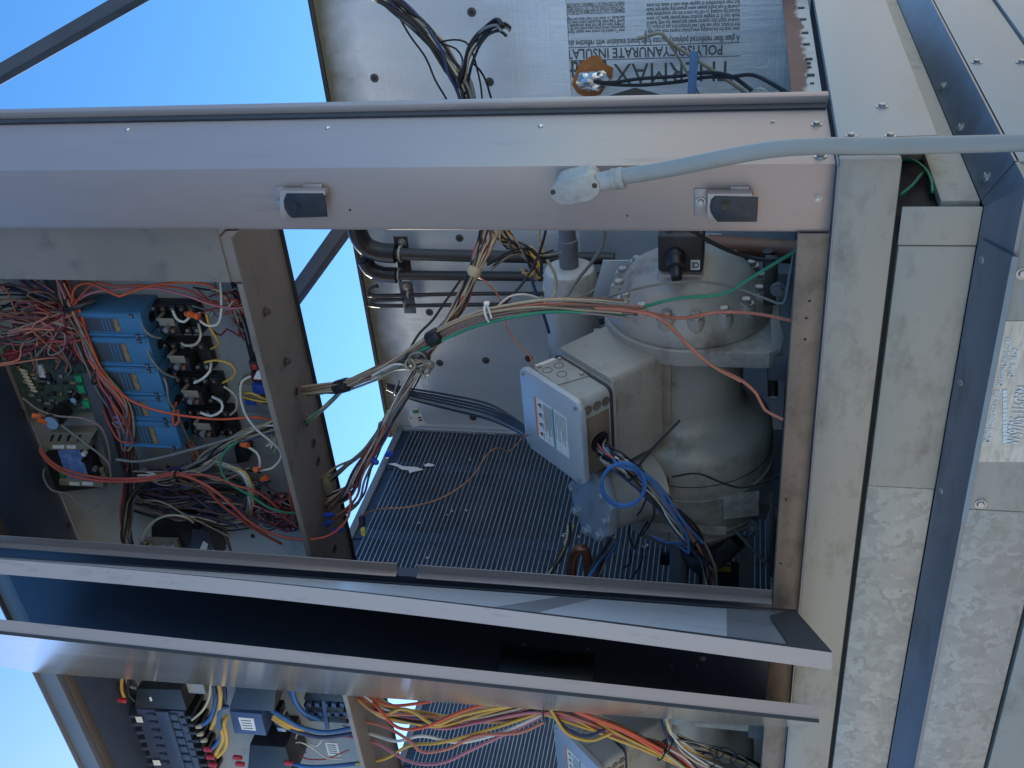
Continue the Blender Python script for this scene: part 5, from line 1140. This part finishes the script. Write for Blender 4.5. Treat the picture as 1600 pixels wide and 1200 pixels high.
for k in range(12):
    rr = random.Random(700 + k)
    pts = [PY(rr.uniform(300, 345), rr.uniform(440, 500), .19), PY(rr.uniform(335, 362), rr.uniform(445, 500), .17), PY(rr.uniform(360, 378), rr.uniform(450, 505), .18), PY(rr.uniform(374, 396), rr.uniform(455, 540), .21)]
    wire(pts, .0021, rr.choice(['red', 'dkred', 'pink', 'white', 'cream', 'black', 'grey']), ru, 5)
# blue crimp connectors under the edge of the box
for k, (x0, y0, x1, y1, lab) in enumerate(((476, 805, 486, 803, 'blue crimp connector on the green wire'), (508, 805, 521, 804, 'blue crimp connector nearest the box grommets'), (509, 820, 517, 814, 'blue crimp connector on two grey wires'), (522, 829, 535, 827, 'blue crimp connector at the free end of a white lead'), (582, 718, 590, 724, 'blue crimp connector half way up the hanging bundle'), (604, 712, 612, 708, 'blue crimp connector nearest the coil frame'))):
    a_, b2 = PY(x0, y0, .15), PY(x1, y1, .14)
    tag(obj('crimp_connector', lathe(BM(), a_, b2 - a_, [(0, .004), (.002, .0065), ((b2 - a_).length * .8, .0065), ((b2 - a_).length, .004)], 10), M['bluep']), lab, 'connector', 'blue crimp connectors')
for q in (((497, 748), (512, 745), (520, 762), (503, 768)), ((505, 784), (520, 782), (524, 796), (508, 798))):
    p0 = PZ(sum(x for x, _ in q) / 4, sum(y for _, y in q) / 4, ZB - .001)
    obj('plug', box(BM(), p0 + Vector((-.018, -.014, -.022)), p0 + Vector((.018, .014, 0)), .002), M['tanm'], cbx)

# white tag and paper scraps
wt = tag(obj('equipment_tag', slab(BM(), [PY(x, y, .9) for x, y in ((641, 640), (652, 638), (659, 646), (665, 663), (645, 668), (638, 655))], Y * .001), M['lable'], smooth=False), 'white cardboard tag with a green corner above the coil', 'tag')
obj('tag_print', slab(BM(), [PY(x, y, .899) for x, y in ((644, 641), (653, 640), (655, 645), (646, 646))], -Y * .0006), M['greenink'], wt, smooth=False)
for q in (((653, 652), (658, 651), (658, 653), (653, 654)), ((654, 656), (660, 655), (660, 657), (654, 658)), ((641, 652), (643, 652), (643, 654), (641, 654))):
    obj('tag_print', slab(BM(), [PY(x, y, .899) for x, y in q], -Y * .0006), M['ink'], wt, smooth=False)
def scrap(q, lab, m='lable'):
    return tag(obj('paper_scrap', slab(BM(), [PX(x, y, -1.2675) for x, y in q], X * .0012), M[m], smooth=False), lab, 'paper', 'paper scraps on the coil')
scrap(((606, 725), (618, 724), (630, 729), (650, 730), (662, 734), (645, 738), (640, 740), (638, 735), (628, 734), (620, 729)), 'long torn strip of white paper stuck on the large coil')
scrap(((662, 727), (670, 724), (680, 727), (676, 729), (664, 729)), 'short torn piece of white paper beside the long strip')
bf = [(737, 678, 5), (768, 678, 4), (800, 677, 5), (735, 720, 3), (705, 800, 3), (728, 798, 2.5), (655, 818, 2), (700, 806, 2.5), (880, 836, 4), (904, 838, 3), (1008, 853, 4), (668, 873, 2)]  # bright flecks modelled as slabs, standing in for sun glints on the coil
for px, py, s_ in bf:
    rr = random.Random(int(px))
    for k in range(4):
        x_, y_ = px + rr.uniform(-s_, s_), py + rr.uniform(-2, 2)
        obj('fin_glint', slab(BM(), [PX(x, y, -1.2685) for x, y in ((x_ - rr.uniform(.8, 2), y_), (x_, y_ - 1.1), (x_ + rr.uniform(.8, 2), y_ + .4), (x_, y_ + 1))], X * .0015), M['bright'], c1, smooth=False)

# ---------------------------------------------------------------- left bay
h7 = wth('wiring_harness', 'wide tied bundle of orange, yellow and pink wires crossing the left bay', 800, 1115, .1)
p7 = [(535, 1070, .18), (572, 1092, .14), (600, 1112, .11), (650, 1124, .1), (700, 1128, .1), (760, 1120, .1), (810, 1112, .1), (853, 1108, .1), (905, 1120, .1), (960, 1142, .1), (1020, 1165, .1), (1070, 1190, .12), (1100, 1225, .14)]
harness(h7, p7, 24, .024, .0033, ['orange', 'yellow', 'pink', 'black', 'cream', 'salmon', 'navy', 'pink', 'yellow', 'salmon', 'black', 'white'], 111, 1.2, 1.0)
tie(h7, 853, 1110, .1, (0, .1, 1), .028); tie(h7, 1035, 1172, .1, (-.5, 0, -1), .026); tie(h7, 1045, 1160, .1, (-.5, 0, -1), .026)
for c_, pts in (('orange', [(572, 1084, .14), (590, 1105, .1), (620, 1136, .07), (660, 1137, .06), (720, 1112, .06), (770, 1098, .07), (800, 1096, .08)]), ('orange', [(575, 1086, .13), (610, 1102, .1), (660, 1098, .1), (700, 1090, .1), (740, 1085, .1)]), ('yellow', [(602, 1118, .1), (625, 1108, .08), (645, 1112, .07), (680, 1132, .06), (720, 1118, .06), (790, 1104, .07), (850, 1102, .08)]), ('orange', [(890, 1106, .07), (930, 1122, .07), (980, 1142, .07), (1036, 1172, .08)]), ('orange', [(895, 1110, .07), (935, 1127, .07), (985, 1148, .07), (1034, 1177, .08)]), ('salmon', [(540, 1120, .18), (600, 1135, .12), (640, 1158, .08), (660, 1175, .07), (700, 1170, .07), (745, 1150, .07), (810, 1145, .07), (850, 1128, .08)]), ('yellow', [(860, 1108, .08), (885, 1145, .07), (920, 1157, .07), (945, 1150, .07), (955, 1145, .08)]), ('navy', [(862, 1112, .09), (885, 1138, .08), (915, 1150, .08), (945, 1140, .09)]), ('yellow', [(545, 1195, .18), (600, 1186, .14), (640, 1165, .1), (690, 1160, .08), (770, 1138, .08), (852, 1111, .095)]), ('white', [(535, 1135, .18), (580, 1147, .14), (620, 1158, .1), (660, 1150, .09), (720, 1160, .09), (790, 1142, .08), (852, 1114, .095)]), ('pink', [(535, 1150, .18), (585, 1160, .14), (640, 1190, .1), (690, 1192, .08), (740, 1170, .08), (800, 1142, .08), (853, 1116, .095)])):
    wire([PY(*p) for p in pts], .0042, c_, h7, 7)
h8 = wth('wiring_harness', 'white, yellow and navy leads hanging past the second terminal box', 1045, 1130, .1)
harness(h8, [(1040, 1060, .2), (1036, 1100, .16), (1040, 1125, .12), (1046, 1150, .1), (1070, 1172, .1), (1110, 1192, .12), (1160, 1215, .16)], 12, .014, .0033, ['white', 'navy', 'cream', 'taupe', 'black', 'grey', 'black', 'yellow'], 121, 1.8)
harness(h8, [(1050, 1152, .1), (1090, 1166, .12), (1140, 1180, .16), (1180, 1196, .2), (1200, 1220, .2)], 8, .012, .0028, ['black', 'black', 'grey', 'tan'], 123, 2)
for px, py, r in ((1135, 1182, .024), (1155, 1190, .02), (1105, 1188, .02), (1120, 1176, .016)):
    obj('wire', ring(BM(), PY(px, py, .12), (.3, -1, .2), r, .0022, 22), M['w_black'], h8, angle=80)

Y2 = YP
def at2(name, label, cat, px, py): 
    return comp_at(name, label, cat, px, py)
fb = at2('fuse_block', 'tall dark blue fuse block with rows of finned terminals in the left bay', 'fuse block', 250, 1140)
def q4(par, name, q, y0, y1, m, bev=.001, **k): return obj(name, slab(BM(), [PY(x, y, y0) for x, y in q], Y * (y1 - y0), bev), M[m], par, **k)
q4(fb, 'top_cover', ((214, 1076), (282, 1078), (292, 1110), (210, 1106)), .14, YP - .001, 'black', .003)
q4(fb, 'block_body', ((212, 1108), (286, 1112), (322, 1230), (250, 1230)), .165, YP - .001, 'fuse', .002)
q4(fb, 'fuse_tray', ((242, 1112), (262, 1113), (298, 1230), (276, 1230)), .155, .165, 'fuse', .001)
for k in range(9):
    yy = 1118 + k * 12.5; xx = 208 + k * 3.9
    q4(fb, 'fin', ((xx - 10, yy), (xx + 8, yy), (xx + 10, yy + 4.5), (xx - 8, yy + 4.5)), .168, YP - .002, 'fuse', .0006)
    q4(fb, 'fin', ((xx + 72, yy), (xx + 90, yy + 1), (xx + 92, yy + 5.5), (xx + 74, yy + 4.5)), .165, YP - .002, 'black', .0006)
    q4(fb, 'fuse_holder', ((xx + 20, yy - 2), (xx + 68, yy - 1), (xx + 71, yy + 7.5), (xx + 23, yy + 6.5)), .160, .166, 'fuse', .0012)
    q4(fb, 'fuse', ((xx + 30, yy), (xx + 40, yy), (xx + 42, yy + 4), (xx + 32, yy + 4)), .157, .160, 'moddark', .0008)
q4(fb, 'number_label', ((211, 1120), (221, 1120), (224, 1129), (214, 1129)), .159, .1595, 'lable', 0)
q4(fb, 'number_label', ((238, 1188), (249, 1188), (252, 1196), (241, 1196)), .159, .1595, 'lable', 0)
q4(fb, 'number_label', ((233, 1090), (236, 1089), (238, 1095), (235, 1096)), .139, .1395, 'lable', 0)
bk = at2('breaker_box', 'grey metal box with a dark face behind the fuse block', 'box', 275, 1065)
q4(bk, 'box_body', ((215, 1040), (310, 1046), (322, 1085), (222, 1078)), .17, YP - .0005, 'plate', .002)
ct = at2('contactor', 'large black contactor with a white rating label and blue-grey lower half', 'contactor', 390, 1110)
q4(ct, 'contactor_top', ((372, 1064), (432, 1070), (428, 1112), (358, 1108)), .13, YP - .001, 'black', .003)
q4(ct, 'contactor_body', ((358, 1112), (408, 1116), (416, 1150), (366, 1146)), .14, YP - .001, 'contblue', .003)
q4(ct, 'rating_label', ((372, 1121), (396, 1123), (400, 1142), (378, 1140)), .1388, .14, 'lable', 0)
for k in range(4): q4(ct, 'label_print', ((376 + k * 1.2, 1125 + k * 4), (392 + k, 1126 + k * 4), (392 + k, 1127.2 + k * 4), (376 + k * 1.2, 1126.2 + k * 4)), .1384, .1388, 'inkg', 0)
for k in range(5): q4(ct, 'terminal', ((376 + k * 11, 1062), (383 + k * 11, 1062), (383 + k * 11, 1070), (376 + k * 11, 1069)), .135, .16, 'black', .001)
for k in range(4): q4(ct, 'side_terminal', ((420 + k * 4, 1110 + k * 9), (436 + k * 3, 1112 + k * 9), (438 + k * 3, 1117 + k * 9), (422 + k * 4, 1116 + k * 9)), .16, .2, 'steel' if k % 2 else 'black', .001)
ov = at2('overload_relay', 'pair of black overload relays side by side near the bay divider', 'relay', 508, 1105)
q4(ov, 'relay_top', ((478, 1078), (540, 1082), (542, 1098), (474, 1094)), .17, YP - .001, 'black', .002)
for k in range(2):
    q4(ov, 'relay_row', ((474 + k * 5, 1102 + k * 14), (536 + k * 4, 1106 + k * 14), (540 + k * 4, 1117 + k * 14), (478 + k * 5, 1113 + k * 14)), .175, YP - .001, 'black', .002)
    for j in range(5): q4(ov, 'relay_tooth', ((478 + k * 5 + j * 13, 1099 + k * 14), (485 + k * 5 + j * 13, 1100 + k * 14), (486 + k * 5 + j * 13, 1106 + k * 14), (479 + k * 5 + j * 13, 1105 + k * 14)), .172, .2, 'contblue', .001)
q4(ov, 'din_clip', ((502, 1096), (508, 1096), (514, 1140), (508, 1140)), .17, .176, 'contblue', .001)
lc = at2('contactor', 'black contactor at the bottom edge of the picture between red ferrules', 'contactor', 422, 1185)
q4(lc, 'contactor_top', ((390, 1164), (446, 1168), (460, 1215), (386, 1212)), .14, YP - .001, 'black', .003)
for q, lab in ((((508, 1160), (527, 1161), (532, 1181), (513, 1180)), 'white printed notice on the grey plate of the left bay'),):
    n_ = tag(obj('notice', slab(BM(), [PY(x, y, YP - .0006) for x, y in q], -Y * .0006), M['lable'], smooth=False), lab, 'notice')
    for k in range(5): obj('notice_print', slab(BM(), [PY(x, y, YP - .0013) for x, y in ((511 + k * .8, 1163 + k * 3.2), (524 + k * .8, 1164 + k * 3.2), (524.3 + k * .8, 1165.2 + k * 3.2), (511.3 + k * .8, 1164.2 + k * 3.2))], -Y * .0004), M['inkg'], n_, smooth=False)
cbg = wth('cable_group', 'thick blue and yellow cables sweeping between fuse block and contactor', 345, 1130, .15)
for c_, pts in (('blue', [(356, 1104, .15), (345, 1108, .13), (342, 1125, .12), (346, 1145, .12), (340, 1160, .13), (330, 1172, .15)]), ('yellow', [(356, 1118, .14), (350, 1130, .12), (354, 1150, .12), (352, 1168, .13), (340, 1182, .15)]), ('yellow', [(350, 1122, .14), (346, 1138, .12), (348, 1155, .12), (336, 1180, .15)]), ('yellow', [(340, 1062, .15), (344, 1080, .13), (343, 1105, .13), (336, 1125, .13), (330, 1138, .15)]), ('navy', [(332, 1060, .15), (336, 1085, .14), (334, 1110, .14), (322, 1130, .16)]), ('cream', [(328, 1060, .15), (328, 1085, .13), (318, 1108, .13), (300, 1125, .15)]), ('navy', [(348, 1062, .16), (352, 1085, .15), (350, 1104, .15)]), ('blue', [(336, 1062, .16), (338, 1090, .14), (330, 1120, .14), (312, 1136, .16)])):
    wire([PY(*p) for p in pts], .0058 if c_ != 'cream' else .0034, c_, cbg, 8)
cbh = wth('cable_group', 'heavy yellow and blue cables leaving the large contactor to the right', 480, 1145, .15)
for c_, pts in (('blue', [(425, 1110, .14), (445, 1122, .13), (470, 1136, .13), (510, 1144, .14), (556, 1136, .17)]), ('yellow', [(428, 1118, .14), (450, 1132, .13), (475, 1142, .14)]), ('yellow', [(426, 1122, .14), (448, 1136, .13), (470, 1144, .14)]), ('navy', [(430, 1128, .14), (455, 1140, .13), (500, 1152, .14), (552, 1146, .17)]), ('blue', [(445, 1190, .15), (480, 1198, .14), (520, 1197, .15), (566, 1192, .18)]), ('navy', [(450, 1060, .16), (455, 1085, .15), (468, 1108, .15), (482, 1122, .17)]), ('blue', [(456, 1062, .16), (460, 1090, .14), (474, 1112, .15), (500, 1124, .17)])):
    wire([PY(*p) for p in pts], .0058, c_, cbh, 8)
cbl = wth('cable_group', 'dark and yellow cables curling behind the top of the fuse block', 190, 1100, .18)
for c_, pts in (('blue', [(185, 1060, .19), (180, 1085, .17), (190, 1110, .16), (196, 1130, .18)]), ('yellow', [(192, 1052, .19), (190, 1075, .17), (196, 1095, .17)]), ('yellow', [(193, 1112, .17), (197, 1128, .17), (204, 1134, .18)]), ('black', [(180, 1110, .18), (185, 1135, .17), (205, 1155, .18), (214, 1158, .19)]), ('navy', [(176, 1100, .18), (182, 1140, .17), (200, 1160, .18)]), ('black', [(204, 1050, .19), (200, 1080, .17), (210, 1095, .17)]), ('grey', [(198, 1048, .2), (200, 1070, .18), (214, 1075, .18)])):
    wire([PY(*p) for p in pts], .0048, c_, cbl, 8)
fer = [(192, 1094, 'red ferrule on the blue cable at the top of the fuse block'), (326, 1171, 'red ferrule on a blue cable, highest of the stacked three'), (330, 1183, 'red ferrule on a yellow cable, middle of the stacked three'), (333, 1195, 'red ferrule at the picture edge, lowest of the stacked three'), (372, 1184, 'red ferrule on the near side of the lower contactor'), (376, 1194, 'red ferrule under another beside the lower contactor'), (452, 1192, 'red ferrule on the far side of the lower contactor')]
for px, py, lab in fer:
    a_, b2 = PY(px - 8, py - 1, .14), PY(px + 8, py + 1, .14)
    tag(obj('ferrule', lathe(BM(), a_, b2 - a_, [(0, .004), (.003, .0075), (.024, .0075), (.027, .005)], 12), mat('ferrule_red', (.42, .03, .05), .4) if 'fr' not in M else M['fr']), lab, 'ferrule', 'red cable ferrules')
for px, py, lab in ((312, 1136, 'white cable end nearest the top of the fuse block'), (314, 1148, 'white cable end in the middle of the stacked row'), (320, 1158, 'white cable end nearest the red ferrules')):
    a_, b2 = PY(px - 5, py, .15), PY(px + 7, py - 3, .15)
    tag(obj('cable_end', lathe(BM(), a_, b2 - a_, [(0, .005), (.018, .007), (.02, .004)], 10), M['w_cream']), lab, 'cable end', 'white cable ends')
tw = wth('wiring_harness', 'thin white and red wires looping over the notice in the left bay', 490, 1165, .2)
for c_, pts in (('red', [(462, 1176, .2), (480, 1186, .19), (510, 1186, .19), (530, 1178, .2), (545, 1172, .21)]), ('white', [(456, 1162, .2), (470, 1160, .19), (490, 1170, .19), (510, 1184, .19), (535, 1186, .2)]), ('white', [(480, 1160, .2), (495, 1166, .19), (504, 1154, .2)]), ('black', [(465, 1150, .2), (475, 1172, .19), (478, 1176, .2)]), ('white', [(460, 1170, .21), (463, 1150, .2), (470, 1142, .21)])):
    wire([PY(*p) for p in pts], .0022, c_, tw, 6)
